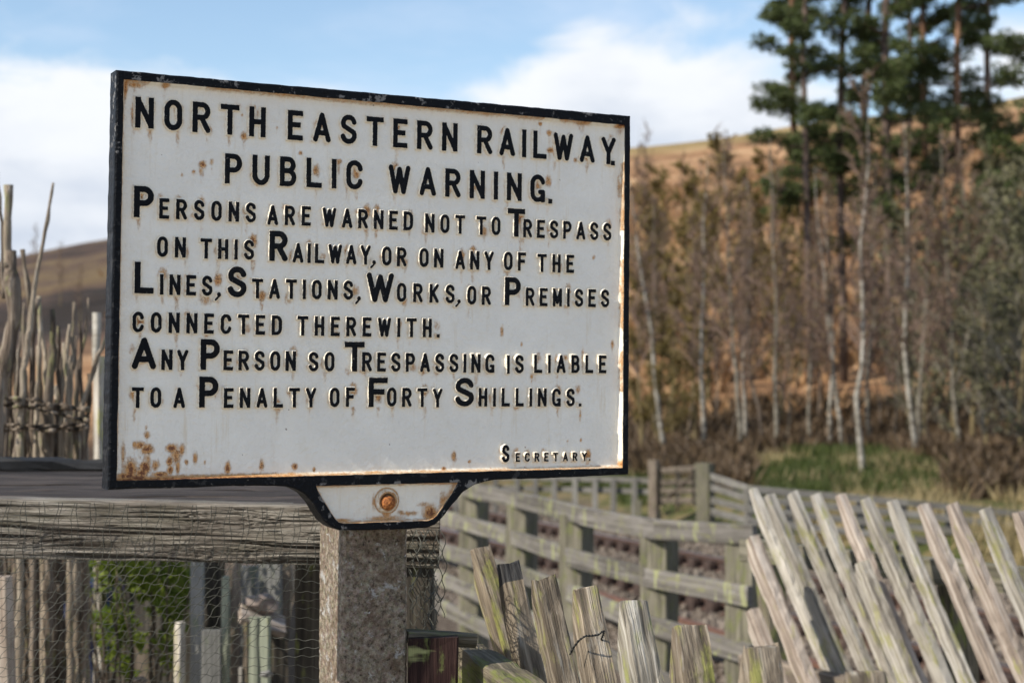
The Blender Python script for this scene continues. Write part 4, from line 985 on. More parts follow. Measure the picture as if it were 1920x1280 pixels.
o = timber('short_stake', P(337, 1500, 3.6), P(337, 1165, 3.6), .02, .02, (-.6, -.8, 0), M_PICKET2, None, seg=.05, chamfer=(.02, .015)); tag(o, 'short pale stake standing at the right foot of the green bush', 'stake')
bx = empty('wooden_box', P(490, 1300, 3.85) - Vector((0, 0, .1)), 'old wooden box with a green stained front below a pinkish slab', 'box')
for x, m in ((462, M_PICKET), (476, M_GREENBOARD), (496, M_GREENBOARD)):
    timber('slat', P(x, 1500, 3.80), P(x, 1156, 3.80), (9 if x == 462 else 21) / FPX * 3.8, .015, (-.2, -1, 0), m, bx, seg=.06)
timber('side', P(522, 1500, 3.9), P(520, 1160, 3.9), .03, .05, (.3, -1, 0), M_DARKBOARD, bx, seg=.1)
timber('lid', P(450, 1148, 3.82), P(532, 1176, 3.86), .07, .02, (0, -.5, 1), M_PINKWOOD, bx, seg=.03, rough=.003)
me = None
rg = np.random.default_rng(3)
def rock(name, c, s, m, label):
    bm = bmesh.new(); bmesh.ops.create_icosphere(bm, subdivisions=2, radius=1)
    for v in bm.verts:
        k = 1 + .8 * (float(fbm(np.array(v.co.x * 1.7 + 5), np.array(v.co.y * 1.7 + v.co.z * 2.1), 3, 6)) - .5) * 2; v.co = Vector((v.co.x * s[0], v.co.y * s[1], v.co.z * s[2])) * k
    me = bpy.data.meshes.new(name); bm.to_mesh(me); bm.free(); me.materials.append(m); o = link(name, me, None, Matrix.Translation(c)); tag(o, label, 'stone'); return o
M_ROCK = flat('pinkish_sandstone', (.24, .195, .165), .9, (.14, .11, .092), 40)
rock('stone_slab', P(488, 1130, 3.86), (.042, .04, .030), M_ROCK, 'pinkish sandstone lump lying on the old wooden box')
rock('garden_stone', P(499, 1262, 3.7), (.014, .014, .010), M_GREYBOARD, 'small grey stone in front of the old wooden box')
rock('buff_cobble', P(262, 1274, 4.0), (.018, .015, .012), M_ROCK, 'small pale cobble below the green bush')
# black rubber mudguard curve
b = MB(); cp = [(560, 1500), (541, 1290), (540, 1210), (547, 1140), (562, 1095), (584, 1062), (615, 1035)]
pts = [P(x, y, 3.6) for x, y in cp]; V = []; F = []
for i, p in enumerate(pts):
    t_ = (pts[min(i + 1, len(pts) - 1)] - pts[max(i - 1, 0)]).normalized(); nn = Vector((t_.z, 0, -t_.x))
    for dn, dy in ((0, 0), (.018, 0), (.018, .12), (0, .12)): V.append(p + nn * dn + Vector((0, dy, 0)))
for i in range(len(pts) - 1):
    for k in range(4): F.append((i * 4 + k, i * 4 + (k + 1) % 4, i * 4 + 4 + (k + 1) % 4, i * 4 + 4 + k))
F += [(0, 1, 2, 3), tuple(len(V) - 4 + k for k in (3, 2, 1, 0))]
tag(link('rubber_arch', npmesh('rubber_arch', V, F, M_RUBBER)), 'curved black rubber edge arching up behind the concrete post', 'rubber strip')

# ---------------------------------------------------------------- the notice
ROT = (4.67927907e-01, 2.22738547e-02, 1.53679090e-03); OR = Vector((-4.53955789e-01, 1.80822503, 1.48210201))
SM = (Matrix.Rotation(ROT[0], 4, 'Z') @ Matrix.Rotation(ROT[1], 4, 'X') @ Matrix.Rotation(ROT[2], 4, 'Y')); SM.translation = OR
SMi = SM.inverted()
def sg(px, py, h=0.0):
    """pixel to (u, v) on the notice; h metres behind its front face"""
    o = SMi @ CL; d = SMi.to_3x3() @ ray(px, py); k = (h - o.y) / d.y; q = o + d * k
    return np.array([q.x, q.z])
outer_px = [(219, 131), (1183, 217), (1179, 889), (1056, 895.5), (982, 897.5), (929, 899), (910, 902.6), (889, 910), (870, 922), (849, 945.6), (831, 969.5), (817.5, 983), (801.6, 989.4), (770, 991.5),
            (658, 995), (637.5, 994), (622, 988.6), (609, 977), (598, 961), (585, 940), (572, 927), (557, 917.5), (538.5, 912.5), (512.5, 910.5), (434, 911.5), (356, 914), (202, 918)]
inner_px = [(232.5, 148.6), (1172, 234.5), (1168, 876.6), (219, 901)]
trap_px = [(593, 910.5), (858.7, 904.5), (846, 927), (819, 966.5), (811, 973), (802, 975.8), (690, 979.6), (645, 981.3), (636, 979), (629, 973), (597, 921)]
def dens(pts, step=.004, jit=.0, seed=0):
    pts = [sg(*p) for p in pts] if isinstance(pts[0], tuple) else pts
    out = []; n = len(pts); rg = np.random.default_rng(seed)
    for i in range(n):
        a, b = pts[i], pts[(i + 1) % n]; L = np.linalg.norm(b - a); m = max(1, int(L / step))
        for j in range(m): out.append(a + (b - a) * j / m)
    out = np.array(out)
    if jit:
        s = np.cumsum(np.linalg.norm(out - np.roll(out, 1, 0), axis=1)); k = (fbm(s * 90, s * 0, 3, seed) - .5) * 2 * jit
        out = out + normals(out) * k[:, None]
    return out
def normals(p):
    t = np.roll(p, -1, 0) - np.roll(p, 1, 0); t /= np.linalg.norm(t, axis=1, keepdims=True) + 1e-12
    A = .5 * np.sum(p[:, 0] * np.roll(p[:, 1], -1) - np.roll(p[:, 0], -1) * p[:, 1])
    n = np.stack([t[:, 1], -t[:, 0]], 1); return n if A > 0 else -n      # outward
def inset(p, d): return p - normals(p) * d
PD = .0095; DR = .0035; DEPTH = .030
root = empty('railway_notice', SM, 'white cast iron railway trespass notice with black raised lettering and rust stains', 'sign')
def part(name, V, F, attrs=None, smooth=False, mat=M_SIGN, midx=None):
    return link(name, npmesh(name, V, F, mat, smooth, attrs, midx), root, SM)
def frame():
    O = dens(outer_px, .004, .0006, 1); I = dens(inner_px, .004, .0005, 2); T = dens(trap_px, .004, .0005, 3)
    lo = []
    V = []; F = []; sdv = []; worn = []
    def ring(p, y, s=-5.):
        b = len(V)
        for u, v in p:
            V.append((u, y, v)); sdv.append(s); worn.append(1.0 if v > .38 or v < 0 else .15)
        return list(range(b, b + len(p)))
    def bridge(a, b):
        n = len(a)
        for k in range(n): F.append((a[k], a[(k + 1) % n], b[(k + 1) % n], b[k]))
    oi = inset(O, .0022); o1 = ring(oi, 0); o2 = ring(inset(O, .0006), .0009); o3 = ring(O, .0032); 
    jn = (fbm(np.arange(len(O)) * .22, np.zeros(len(O)), 3, 77) - .5) * .004
    o4 = ring(O, DEPTH); 
    o5 = ring(inset(O, .004), DEPTH + .002)
    i1 = ring(inset(I, -.0008), 0); i2 = ring(I, .0010); t1 = ring(inset(T, -.0008), 0); t2 = ring(T, .0010)
    polys = [[Vector((V[k][0], V[k][2], 0)) for k in r] for r in (o1, i1, t1)]
    idx = o1 + i1 + t1
    for tri in geometry.tessellate_polygon(polys): F.append(tuple(idx[k] for k in tri))
    bridge(o1, o2); bridge(o2, o3); bridge(o3, o4); bridge(o4, o5); F.append(tuple(o5)); bridge(i1, i2); bridge(t1, t2)
    me = npmesh('frame', V, F, M_SIGN, False, {'sd': sdv, 'worn': worn})
    bm = bmesh.new(); bm.from_mesh(me); bmesh.ops.recalc_face_normals(bm, faces=bm.faces); bm.to_mesh(me); bm.free()
    link('frame', me, root, SM)
frame()
# glyphs as centre lines in a unit box
def arc(cx, cy, rx, ry, a0, a1, n=14):
    return [(cx + rx * math.cos(math.radians(a0 + (a1 - a0) * i / n)), cy + ry * math.sin(math.radians(a0 + (a1 - a0) * i / n))) for i in range(n + 1)]
G = {  # width factor, list of (polyline, squared ends)
 'A': (1.05, [([(0, 0), (.5, 1), (1, 0)], 0), ([(.17, .27), (.83, .27)], 0)]),
 'B': (.97, [([(0, 0), (0, 1)], 1), ([(0, 1), (.5, 1)] + arc(.5, .765, .43, .235, 90, -90) + [(0, .53)], 0), ([(.5, .53)] + arc(.52, .265, .48, .265, 90, -90) + [(0, 0)], 0)]),
 'C': (1.0, [(arc(.5, .72, .5, .28, 8, 180) + arc(.5, .28, .5, .28, 180, 352), 0)]),
 'D': (1.0, [([(0, 0), (0, 1)], 1), ([(0, 1)] + arc(.48, .7, .52, .3, 90, 0) + arc(.48, .3, .52, .3, 0, -90) + [(0, 0)], 0)]),
 'E': (.9, [([(0, 0), (0, 1)], 1), ([(0, 1), (1, 1)], 1), ([(0, .52), (.78, .52)], 1), ([(0, 0), (1, 0)], 1)]),
 'F': (.9, [([(0, 0), (0, 1)], 1), ([(0, 1), (1, 1)], 1), ([(0, .52), (.78, .52)], 1)]),
 'G': (1.0, [(arc(.5, .72, .5, .28, 12, 180) + arc(.5, .28, .5, .28, 180, 330), 0), ([(1, 0), (1, .30)], 1), ([(.72, .34), (1, .34)], 0)]),
 'H': (.95, [([(0, 0), (0, 1)], 1), ([(1, 0), (1, 1)], 1), ([(0, .5), (1, .5)], 1)]),
 'I': (0.0, [([(0, 0), (0, 1)], 1)]),
 'K': (.98, [([(0, 0), (0, 1)], 1), ([(0, .36), (1, 1)], 0), ([(.3, .55), (1, 0)], 0)]),
 'L': (.92, [([(0, 0), (0, 1)], 1), ([(0, 0), (1, 0)], 1)]),
 'M': (1.05, [([(0, 0), (0, 1)], 1), ([(1, 0), (1, 1)], 1), ([(0, 1), (.5, .15), (1, 1)], 0)]),
 'N': (1.0, [([(0, 0), (0, 1)], 1), ([(1, 0), (1, 1)], 1), ([(0, 1), (1, 0)], 0)]),
 'O': (.98, [(arc(.5, .70, .5, .30, 0, 180) + arc(.5, .30, .5, .30, 180, 360) + [(1, .7)], 0)]),
 'P': (.97, [([(0, 0), (0, 1)], 1), ([(0, 1), (.5, 1)] + arc(.52, .725, .48, .275, 90, -90) + [(0, .45)], 0)]),
 'R': (1.0, [([(0, 0), (0, 1)], 1), ([(0, 1), (.5, 1)] + arc(.52, .745, .46, .255, 90, -90) + [(0, .49)], 0), ([(.52, .47), (1, 0)], 0)]),
 'S': (.98, [(arc(.5, .755, .48, .245, 12, 212) + arc(.5, .255, .5, .255, 30, -168), 0)]),
 'T': (1.05, [([(0, 1), (1, 1)], 1), ([(.5, 0), (.5, 1)], 1)]),
 'U': (1.0, [([(0, 1), (0, .35)], 1), (arc(.5, .32, .5, .32, 180, 360), 0), ([(1, 1), (1, .35)], 1)]),
 'W': (1.35, [([(0, 1), (.26, 0), (.5, .93), (.74, 0), (1, 1)], 0)]),
 'Y': (1.02, [([(0, 1), (.5, .42), (1, 1)], 0), ([(.5, 0), (.5, .45)], 1)]),
 '.': (0, []), ',': (0, [])}
def glyph_sd(ch, X, Z, w, h, t):
    """signed distance in metres from the stroke edge"""
    if ch == '.': return np.maximum(np.abs(X - t * .5) - t * .5, np.abs(Z - t * .5) - t * .5)
    if ch == ',':
        d1 = np.hypot(X - t * .9, Z - t * .55) - t * .58
        d2 = seg(X, Z, t * 1.25, t * .4, t * .05, -t * .95, t * .30); return np.minimum(d1, d2)
    d = np.full(X.shape, 9.)
    for pts, sq in G[ch][1]:
        for (x0, y0), (x1, y1) in zip(pts[:-1], pts[1:]):
            ax, az, bx_, bz = t / 2 + x0 * (w - t), t / 2 + y0 * (h - t), t / 2 + x1 * (w - t), t / 2 + y1 * (h - t)
            if sq:
                lx, hx, lz, hz = min(ax, bx_) - t / 2, max(ax, bx_) + t / 2, min(az, bz) - t / 2, max(az, bz) + t / 2
                qx = np.maximum(lx - X, X - hx); qz = np.maximum(lz - Z, Z - hz)
                dd = np.minimum(np.maximum(qx, qz), 0) + np.hypot(np.maximum(qx, 0), np.maximum(qz, 0))
            else: dd = seg(X, Z, ax, az, bx_, bz, t / 2)
            d = np.minimum(d, dd)
    return d
def seg(X, Z, ax, az, bx_, bz, r):
    dx, dz = bx_ - ax, bz - az; L2 = dx * dx + dz * dz + 1e-12
    k = np.clip(((X - ax) * dx + (Z - az) * dz) / L2, 0, 1)
    return np.hypot(X - ax - k * dx, Z - az - k * dz) - r
A_, B_, C_, D_, E_, F_ = (200, 120, 3.84), (690, 150, 3.7647), (200, 420, 3.84), (690, 420, 3.7647), (200, 680, 3.84), (690, 680, 3.7647)
def q(c, x, y): return (c[0] + x / c[2], c[1] + y / c[2])
# word, class, left crop, x0, top0, base0, right crop, x1, top1, base1
WORDS = [('NORTH', 'L', A_, 205, 240, 458, A_, 1145, 313, 530), ('EASTERN', 'L', A_, 1303, 330, 545, B_, 632, 310, 507), ('RAILWAY', 'L', B_, 770, 322, 518, B_, 1748, 405, 600),
 ('.', 'L', B_, 1715, 0, 603, B_, 1740, 0, 603),
 ('PUBLIC', 'L', A_, 850, 642, 860, A_, 1843, 703, 905), ('WARNING', 'L', B_, 145, 593, 800, B_, 1250, 665, 865), ('.', 'L', B_, 1272, 0, 872, B_, 1300, 0, 873),
 ('P', 'B', A_, 195, 872, 1103, A_, 340, 880, 1108), ('ERSONS', 's', A_, 378, 968, 1113, A_, 1075, 1003, 1142), ('ARE', 's', A_, 1155, 1012, 1157, A_, 1470, 1023, 1165),
 ('WARNED', 's', A_, 1553, 1037, 1172, B_, 318, 928, 1063), ('NOT', 's', B_, 402, 940, 1075, B_, 685, 955, 1087), ('TO', 's', B_, 765, 960, 1092, B_, 935, 962, 1095),
 ('T', 'B', B_, 985, 900, 1103, B_, 1110, 903, 1106), ('RESPASS', 's', B_, 1095, 978, 1110, B_, 1718, 1005, 1135),
 ('ON', 's', C_, 362, 85, 235, C_, 570, 95, 243), ('THIS', 's', C_, 675, 102, 248, C_, 1062, 115, 258), ('R', 'B', C_, 1170, 45, 265, C_, 1305, 49, 268), ('AILWAY', 's', C_, 1338, 130, 277, C_, 1900, 157, 292),
 (',', 's', D_, 22, 0, 282, D_, 60, 0, 283), ('OR', 's', D_, 98, 158, 292, D_, 272, 172, 302), ('ON', 's', D_, 362, 167, 302, D_, 532, 178, 308), ('ANY', 's', D_, 615, 183, 318, D_, 887, 190, 325),
 ('OF', 's', D_, 958, 195, 325, D_, 1115, 203, 330), ('THE', 's', D_, 1195, 205, 338, D_, 1455, 213, 345),
 ('L', 'B', C_, 200, 275, 498, C_, 340, 278, 500), ('INES', 's', C_, 383, 365, 508, C_, 762, 375, 518), (',', 's', C_, 785, 0, 520, C_, 830, 0, 520), ('S', 'B', C_, 870, 303, 525, C_, 1008, 305, 527),
 ('TATIONS', 's', C_, 1045, 387, 535, C_, 1775, 410, 545), (',', 's', C_, 1795, 0, 546, C_, 1840, 0, 546), ('W', 'B', C_, 1870, 338, 560, D_, 183, 340, 542), ('ORKS', 's', D_, 203, 412, 548, D_, 612, 427, 560),
 (',', 's', D_, 622, 0, 556, D_, 665, 0, 556), ('OR', 's', D_, 700, 430, 567, D_, 868, 440, 572), ('P', 'B', D_, 965, 368, 572, D_, 1078, 370, 573), ('REMISES', 's', D_, 1112, 445, 577, D_, 1703, 460, 588),
 ('CONNECTED', 's', C_, 185, 620, 778, C_, 1262, 653, 800), ('THEREWITH', 's', C_, 1372, 658, 802, D_, 450, 668, 800), ('.', 's', D_, 485, 0, 800, D_, 505, 0, 800),
 ('A', 'B', C_, 180, 828, 1043, C_, 355, 830, 1045), ('NY', 's', C_, 393, 908, 1050, C_, 587, 908, 1052), ('P', 'B', C_, 675, 830, 1050, C_, 815, 832, 1052), ('ERSON', 's', C_, 840, 912, 1052, C_, 1362, 918, 1057),
 ('SO', 's', C_, 1453, 918, 1060, C_, 1640, 918, 1060), ('T', 'B', C_, 1712, 848, 1060, C_, 1855, 848, 1061), ('RESPASSING', 's', C_, 1838, 930, 1060, D_, 893, 917, 1050), ('IS', 's', D_, 980, 920, 1055, D_, 1100, 920, 1050),
 ('LIABLE', 's', D_, 1172, 920, 1050, D_, 1683, 928, 1052),
 ('TO', 's', E_, 180, 175, 325, E_, 393, 175, 322), ('A', 's', E_, 480, 178, 325, E_, 565, 178, 325), ('P', 'B', E_, 665, 98, 322, E_, 803, 98, 322), ('ENALTY', 's', E_, 843, 180, 325, E_, 1508, 182, 320),
 ('OF', 's', E_, 1605, 182, 318, E_, 1787, 180, 315), ('F', 'B', E_, 1885, 98, 318, F_, 140, 102, 313), ('ORTY', 's', F_, 133, 175, 308, F_, 525, 180, 315), ('S', 'B', F_, 615, 105, 308, F_, 748, 105, 307),
 ('HILLINGS', 's', F_, 780, 178, 308, F_, 1460, 180, 308), ('.', 's', F_, 1488, 0, 308, F_, 1508, 0, 308),
 ('S', 't', F_, 945, 578, 703, F_, 1013, 578, 702), ('ECRETARY', 'x', F_, 1042, 633, 698, F_, 1545, 632, 692), ('.', 'x', F_, 1560, 0, 690, F_, 1580, 0, 690)]
CLS = {'L': (.0338, .0214, .0062), 'B': (.0350, .0224, .0069), 's': (.0224, .0130, .0042), 't': (.0200, .0110, .0040), 'x': (.0108, .0072, .0022)}   # cap height, base width, stroke
LH = .0042; LD = .0018
hs = {k: [] for k in CLS}
for w in WORDS:
    if w[0] in '.,': continue
    a = sg(*q(w[2], w[3], w[5]), PD - LH); b = sg(*q(w[2], w[3], w[4]), PD - LH); hs[w[1]].append(b[1] - a[1])
    a = sg(*q(w[6], w[7], w[9]), PD - LH); b = sg(*q(w[6], w[7], w[8]), PD - LH); hs[w[1]].append(b[1] - a[1])
CAP = {k: float(np.mean(v)) for k, v in hs.items()}
LET = []        # (char, class, u, v, w)
for w in WORDS:
    s, c = w[0], w[1]; h = CAP[c]; bw, t = CLS[c][1], CLS[c][2]
    a = sg(*q(w[2], w[3], w[5]), PD - LH); b = sg(*q(w[6], w[7], w[9]), PD - LH); tot = b[0] - a[0]
    if s in '.,': LET.append((s, c, a[0], a[1], t)); continue
    ws = [t if ch == 'I' else bw * G[ch][0] for ch in s]
    if len(s) == 1: LET.append((s, c, a[0], a[1], ws[0] if c != 'B' else round(tot, 3))); continue
    gap = (tot - sum(ws)) / (len(s) - 1)
    if gap < bw * .16:
        k = (tot - bw * .16 * (len(s) - 1)) / sum(ws); ws = [x * k for x in ws]; ws = [round(x, 4) for x in ws]; gap = (tot - sum(ws)) / (len(s) - 1)
    x = a[0]
    for ch, wi in zip(s, ws):
        f = (x - a[0]) / tot; LET.append((ch, c, x, a[1] + (b[1] - a[1]) * f, wi)); x += wi + gap
GM = {}
def glyph_mesh(ch, c, w):
    h = CAP[c]; t = CLS[c][2]; st = .00048 if c in 's' else (.0004 if c in 'xt' else .00062)
    mg = .0022
    zb = -mg if ch != ',' else -t * 1.4 - mg
    ww = w if ch not in '.,' else t * 1.7; hh = h if ch not in '.,' else t * 1.3
    xs = np.arange(-mg, ww + mg, st); zs = np.arange(zb, hh + mg, st); X, Z = np.meshgrid(xs, zs); sdm = glyph_sd(ch, X, Z, w, h, t)
    sdm = sdm + (fbm(X * 700 + ord(ch), Z * 700, 3, ord(ch)) - .5) * .0006
    k = np.clip(1 - sdm / LD, 0, 1); prof = k * k * (3 - 2 * k) * .35 + k * .65
    edge = np.clip(-sdm / (t * .5), 0, 1)
    y = PD + .0003 - (LH + .0003) * prof - .00025 * edge
    V = np.stack([X, y, Z], -1).reshape(-1, 3); nx = len(xs); nz = len(zs)
    i = (np.arange(nz - 1)[:, None] * nx + np.arange(nx - 1)[None]).ravel(); F = np.stack([i, i + 1, i + nx + 1, i + nx], 1)
    s1 = sdm.ravel(); F = F[(s1[F].min(1) < LD * 1.05)]
    used = np.unique(F); mp = -np.ones(len(V), int); mp[used] = np.arange(len(used)); F = mp[F]; V = V[used]; s1 = s1[used]
    return npmesh('letter', V, F, M_SIGN, True, {'sd': s1 * 1000, 'stain_highlight': np.full(len(V), .85), 'rust': np.full(len(V), .10)})
for ch, c, u, v, w in LET:
    key = (ch, c, round(w, 4))
    if key not in GM: GM[key] = glyph_mesh(ch, c, w)
    link('full_stop' if ch == '.' else 'comma' if ch == ',' else 'letter', GM[key], root, SM @ Matrix.Translation((u, 0, v)))
# rust spots: pixel, radius px x, radius px y, strength
RS = [(245, 880, 9, 14, .8), (238, 892, 14, 5, .9), (262, 835, 6, 6, .75), (276, 842, 8, 7, .85), (277, 862, 5, 18, .45), (271, 877, 7, 9, .95), (266, 886, 8, 6, .9), (252, 833, 3, 5, .6), (231, 850, 3, 16, .45), (258, 895, 16, 5, .9), (292, 872, 5, 8, .6), (301, 889, 12, 4, .8),
      (276, 815, 4, 6, .6), (274, 802, 2, 7, .35), (322, 840, 7, 6, .9), (341, 843, 4, 8, .7), (330, 853, 8, 14, .55), (318, 865, 4, 7, .8), (319, 881, 4, 6, .85), (333, 875, 3, 9, .75), (350, 866, 3, 4, .6), (366, 858, 3, 9, .65), (384, 866, 2, 4, .5),
      (427, 877, 4, 9, .85), (491, 871, 4, 9, .55), (552, 874, 4, 5, .7), (589, 880, 2, 4, .7), (545, 888, 10, 3, .5), (380, 309, 5, 6, .75), (377, 320, 3, 7, .45), (397, 304, 3, 5, .5), (363, 322, 3, 3, .5), (341, 328, 2, 3, .4), (635, 304, 3, 5, .5), (564, 287, 3, 4, .5), (519, 240, 2, 3, .4),
      (458, 256, 5, 6, .7), (477, 201, 2, 3, .6), (454, 216, 2, 3, .5), (252, 160, 12, 5, .5), (309, 161, 6, 4, .6), (235, 165, 3, 18, .7), (251, 215, 4, 26, .45), (1013, 233, 3, 3, .7), (1090, 230, 14, 5, .6), (1160, 236, 10, 5, .8), (1030, 250, 5, 5, .6), (1032, 282, 6, 5, .7), (1160, 350, 3, 20, .4),
      (1168, 435, 3, 10, .6), (1148, 645, 3, 8, .5), (941, 620, 3, 10, .5), (978, 644, 2, 4, .4), (997, 706, 3, 4, .6), (1113, 483, 3, 5, .4), (1088, 778, 2, 12, .4), (1089, 825, 2, 3, .6), (1064, 826, 2, 3, .4), (851, 855, 4, 9, .6), (832, 878, 4, 3, .8), (1164, 870, 7, 8, .8), (1165, 700, 3, 60, .25),
      (635, 317, 2, 10, .3), (637, 303, 3, 4, .6), (300, 600, 4, 8, .3), (650, 345, 2, 25, .25), (385, 560, 9, 10, .4), (331, 550, 4, 30, .35), (1079, 300, 4, 4, .5), (1093, 672, 3, 20, .45), (1060, 670, 4, 5, .5), (1003, 690, 4, 20, .35), (880, 865, 3, 3, .5), (700, 885, 18, 2, .6), (790, 883, 10, 2, .5)]
def panel(name, loop_px, seed, spots, st, letters=True, bleed=.0):
    """recessed face of the casting with sloping white margins: a fine grid clipped to the opening"""
    L = dens(loop_px, .004, .0005, seed); lo = L.min(0); hi = L.max(0)
    # margin ring
    r1 = L; r2 = inset(L, DR)
    us = np.arange(lo[0], hi[0] + st, st); vs = np.arange(lo[1], hi[1] + st, st); U, V_ = np.meshgrid(us, vs)
    # signed distance to the (convex) opening
    cor = np.array([sg(*p) for p in loop_px]); dmin = np.full(U.shape, 9.)
    A = .5 * np.sum(cor[:, 0] * np.roll(cor[:, 1], -1) - np.roll(cor[:, 0], -1) * cor[:, 1])
    for i in range(len(cor)):
        a, b = cor[i], cor[(i + 1) % len(cor)]; t_ = (b - a) / np.linalg.norm(b - a); nn = np.array([-t_[1], t_[0]]) * (1 if A > 0 else -1)
        dmin = np.minimum(dmin, (U - a[0]) * nn[0] + (V_ - a[1]) * nn[1])
    k = np.clip(dmin / DR, 0, 1); y = .0012 + (PD - .0012) * (1 - (1 - k) ** 1.6)
    y = np.where(dmin < 0, .0012, y)
    y = y + (fbm(U * 55, V_ * 55, 3, 5) - .5) * .0003
    rust = np.zeros(U.shape); 
    for x, yy, rx, ry, s in spots:
        c = sg(x, yy, PD); sx = rx * .00066; sy = ry * .0006
        e = ((U - c[0]) / sx) ** 2 + ((V_ - c[1]) / sy) ** 2; rust = np.maximum(rust, s * np.exp(-e * .6))
        e2 = np.where(V_ < c[1], ((U - c[0]) / (sx * .8)) ** 2 + ((V_ - c[1]) / (sy + .016)) ** 2, 99); rust = np.maximum(rust, s * .30 * np.exp(-e2))
    stain_highlight = np.exp(-np.clip(dmin, 0, 1) / .004) * .85
    edg = np.exp(-np.clip(dmin - .001, 0, 1) / .0018) * (.20 + .35 * fbm(U * 40, V_ * 40, 3, 15)) * (fbm(U * 14, V_ * 14, 2, 16) > .42)
    rust = np.maximum(rust, edg)
    bot = np.exp(-np.abs(dmin) / .003)
    if letters:
        c0 = sg(219, 901)[1]
        rust = np.maximum(rust, np.where(V_ < c0 + .02 + .1 * 0, 0, 0)); 
        fl = np.clip((sg(620, 880)[0] - U) / .12, 0, 1)
        lowedge = np.clip(1 - (V_ - (c0 + .0 + (U - lo[0]) * 0.0)) / .006, 0, 1)
        rust = np.maximum(rust, lowedge * (.36 + .45 * fl))
        stain_highlight = np.maximum(stain_highlight, lowedge * .9)
        ds = np.full(U.shape, .05)
        for ch, c, u, v, w in LET:
            i0 = max(0, int((u - .008 - us[0]) / st)); i1 = int((u + w + .012 - us[0]) / st) + 1; j0 = max(0, int((v - .012 - vs[0]) / st)); j1 = int((v + CAP[c] + .006 - vs[0]) / st) + 1
            ds[j0:j1, i0:i1] = np.minimum(ds[j0:j1, i0:i1], glyph_sd(ch, U[j0:j1, i0:i1] - u, V_[j0:j1, i0:i1] - v, w, CAP[c], CLS[c][2]))
            # each letter bleeds a little rust, more on some
            hsh = (math.sin(u * 913 + v * 377) * 43758.5453) % 1
            if hsh > .35:
                cc = (u + w * ((hsh * 7) % 1), v + CAP[c] * ((hsh * 13) % 1)); e = ((U - cc[0]) / .0045) ** 2 + ((V_ - cc[1]) / .007) ** 2; rust = np.maximum(rust, (hsh - .2) * .95 * np.exp(-e))
                e = np.where(V_ < v, ((U - cc[0]) / .003) ** 2 + ((V_ - v) / .018) ** 2, 99); rust = np.maximum(rust, (hsh - .4) * .5 * np.exp(-e)); stain_highlight = np.maximum(stain_highlight, .6 * (hsh - .2) * np.exp(-e))
        stain_highlight = np.maximum(stain_highlight, np.exp(-np.clip(ds - .0008, 0, 1) / .0022) * .95)
    else:
        bc = sg(725, 938.5, PD); rr_ = np.hypot(U - bc[0], V_ - bc[1])
        rust = np.maximum(rust, .42 * np.exp(-((rr_ - .0158) / .0012) ** 2)); stain_highlight = np.maximum(stain_highlight, .28)  # rust-coloured ring painted round the boss in place of edge shading
    Vv = np.stack([U, y, V_], -1).reshape(-1, 3); nx = len(us); nz = len(vs)
    i = (np.arange(nz - 1)[:, None] * nx + np.arange(nx - 1)[None]).ravel(); F = np.stack([i, i + 1, i + nx + 1, i + nx], 1)
    dm = dmin.ravel(); F = F[dm[F].max(1) > -st * 2.2]
    used = np.unique(F); mp = -np.ones(len(Vv), int); mp[used] = np.arange(len(used)); F = mp[F]
    part(name, Vv[used], F, {'sd': np.full(len(used), 9.), 'stain_highlight': stain_highlight.ravel()[used], 'rust': rust.ravel()[used]}, True)
panel('plate', inner_px, 2, RS, .00115)
panel('bracket_plate', trap_px, 3, [(806, 962, 10, 14, .8), (830, 940, 5, 16, .5), (722, 972, 30, 5, .5), (796, 945, 12, 4, .4), (768, 962, 14, 4, .45), (725, 965, 7, 12, .6), (700, 940, 3, 14, .4), (640, 975, 16, 3, .6), (752, 960, 5, 4, .5), (850, 912, 4, 6, .5)], .00085, False)
# bolt with raised boss
c = sg(725, 938.5, PD); cb = sg(728, 942, 0.0)
def lathe(name, c, prof, m, parent, n=28, attrs=None, smooth=True, wob=0, tilt=(0, 0)):
    V = []; F = []
    for r, y in prof:
        for k in range(n):
            a = 6.28318 * k / n; rr = r * (1 + wob * (random.random() - .5)); V.append((c[0] + rr * math.cos(a) + tilt[0] * (PD - y), y, c[1] + rr * math.sin(a) + tilt[1] * (PD - y)))
    for i in range(len(prof) - 1):
        for k in range(n): F.append((i * n + k, (i + 1) * n + k, (i + 1) * n + (k + 1) % n, i * n + (k + 1) % n))
    F.append(tuple((len(prof) - 1) * n + k for k in range(n)))
    return link(name, npmesh(name, V, F, m, smooth, attrs(len(V)) if attrs else None), parent, SM)
bolt = lathe('bolt', sg(728, 942.5, .002), [(.0088, PD), (.0090, .0040), (.0088, .0015), (.0080, -.0012), (.0062, -.0032), (.0035, -.0044), (.0008, -.0048)], M_RUST, root, wob=.05)
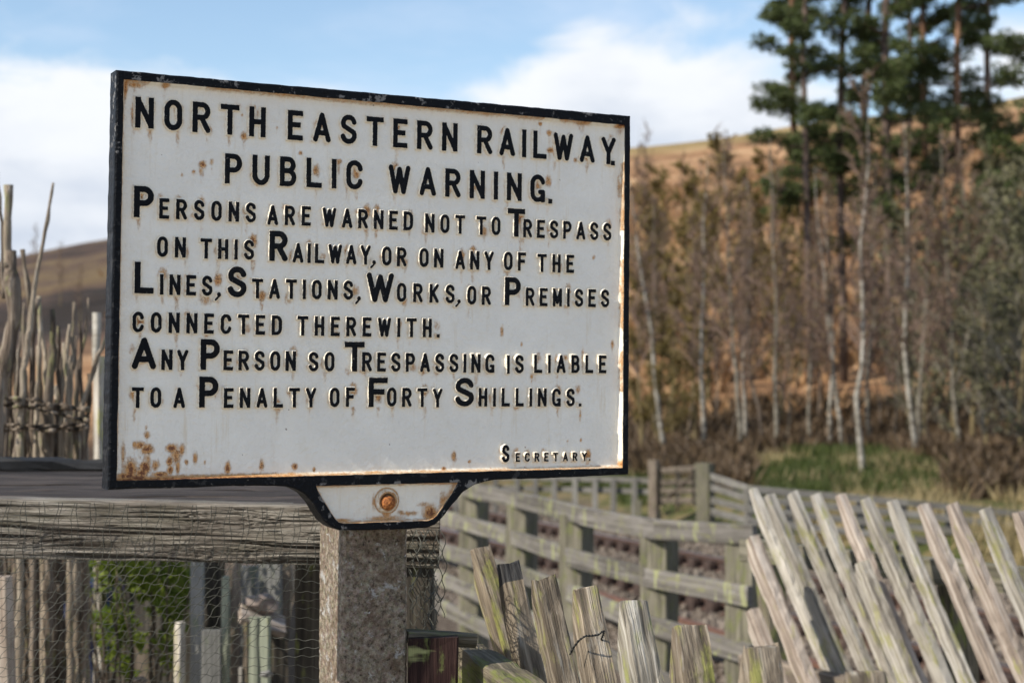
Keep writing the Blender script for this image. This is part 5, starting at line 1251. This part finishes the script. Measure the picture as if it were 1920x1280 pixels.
lathe('boss', c, [(.0150, PD + .001), (.0143, PD - .0022), (.0130, PD - .0048), (.0112, PD - .0056), (.0098, PD - .0046), (.0080, PD - .001)], M_SIGN, root, attrs=lambda n: {'sd': np.full(n, 9.), 'stain_highlight': np.full(n, .7), 'rust': np.concatenate([np.full(84, .14), np.full(n - 84, .46)])}, wob=.012)

# ---------------------------------------------------------------- concrete post
def cpost():
    a = sg(643, 1010, DEPTH); b = sg(765, 1010, DEPTH)
    # front face lies just behind the casting
    w = b[0] - a[0]; u0 = a[0]; y0 = DEPTH + .002; top = sg(700, 985)[1]
    T = .085; n = 60; zb = -1.55; V = []; F = []
    hx = w; per = []
    def ringpts(z):
        g = (top - z) * .004
        x0, x1, ya, yb2 = u0 - g, u0 + hx + g * .2, y0, y0 + T; ch = .004; pts = []
        loop = [(x0 + ch, ya), (x1 - ch, ya), (x1, ya + ch), (x1, yb2 - ch), (x1 - ch, yb2), (x0 + ch, yb2), (x0, yb2 - ch), (x0, ya + ch)]
        for i in range(8):
            p, q2 = loop[i], loop[(i + 1) % 8]; m = 16 if i % 2 == 0 else 2
            for j in range(m): pts.append((p[0] + (q2[0] - p[0]) * j / m, p[1] + (q2[1] - p[1]) * j / m))
        return pts
    zs = np.concatenate([np.linspace(top, top - .32, 80), np.linspace(top - .34, zb, 30)])
    K = len(ringpts(0))
    for z in zs:
        for k, (x, y) in enumerate(ringpts(z)):
            d = (fbm(np.array(k * .9), np.array(z * 260), 3, 11) - .5) * .0016; V.append((x + float(d), y - float(d), z))
    for i in range(len(zs) - 1):
        for k in range(K): F.append((i * K + k, (i + 1) * K + k, (i + 1) * K + (k + 1) % K, i * K + (k + 1) % K))
    F.append(tuple(range(K))[::-1])
    me = npmesh('concrete_post', V, F, M_CONC)
    bm = bmesh.new(); bm.from_mesh(me); bmesh.ops.recalc_face_normals(bm, faces=bm.faces); bm.to_mesh(me); bm.free()
    # stands upright: the notice's own slight tilt is dropped
    M = Matrix.Rotation(ROT[0], 4, 'Z'); M.translation = OR
    tag(link('concrete_post', me, None, M), 'square lichen spotted concrete post carrying the white notice', 'post')
cpost()
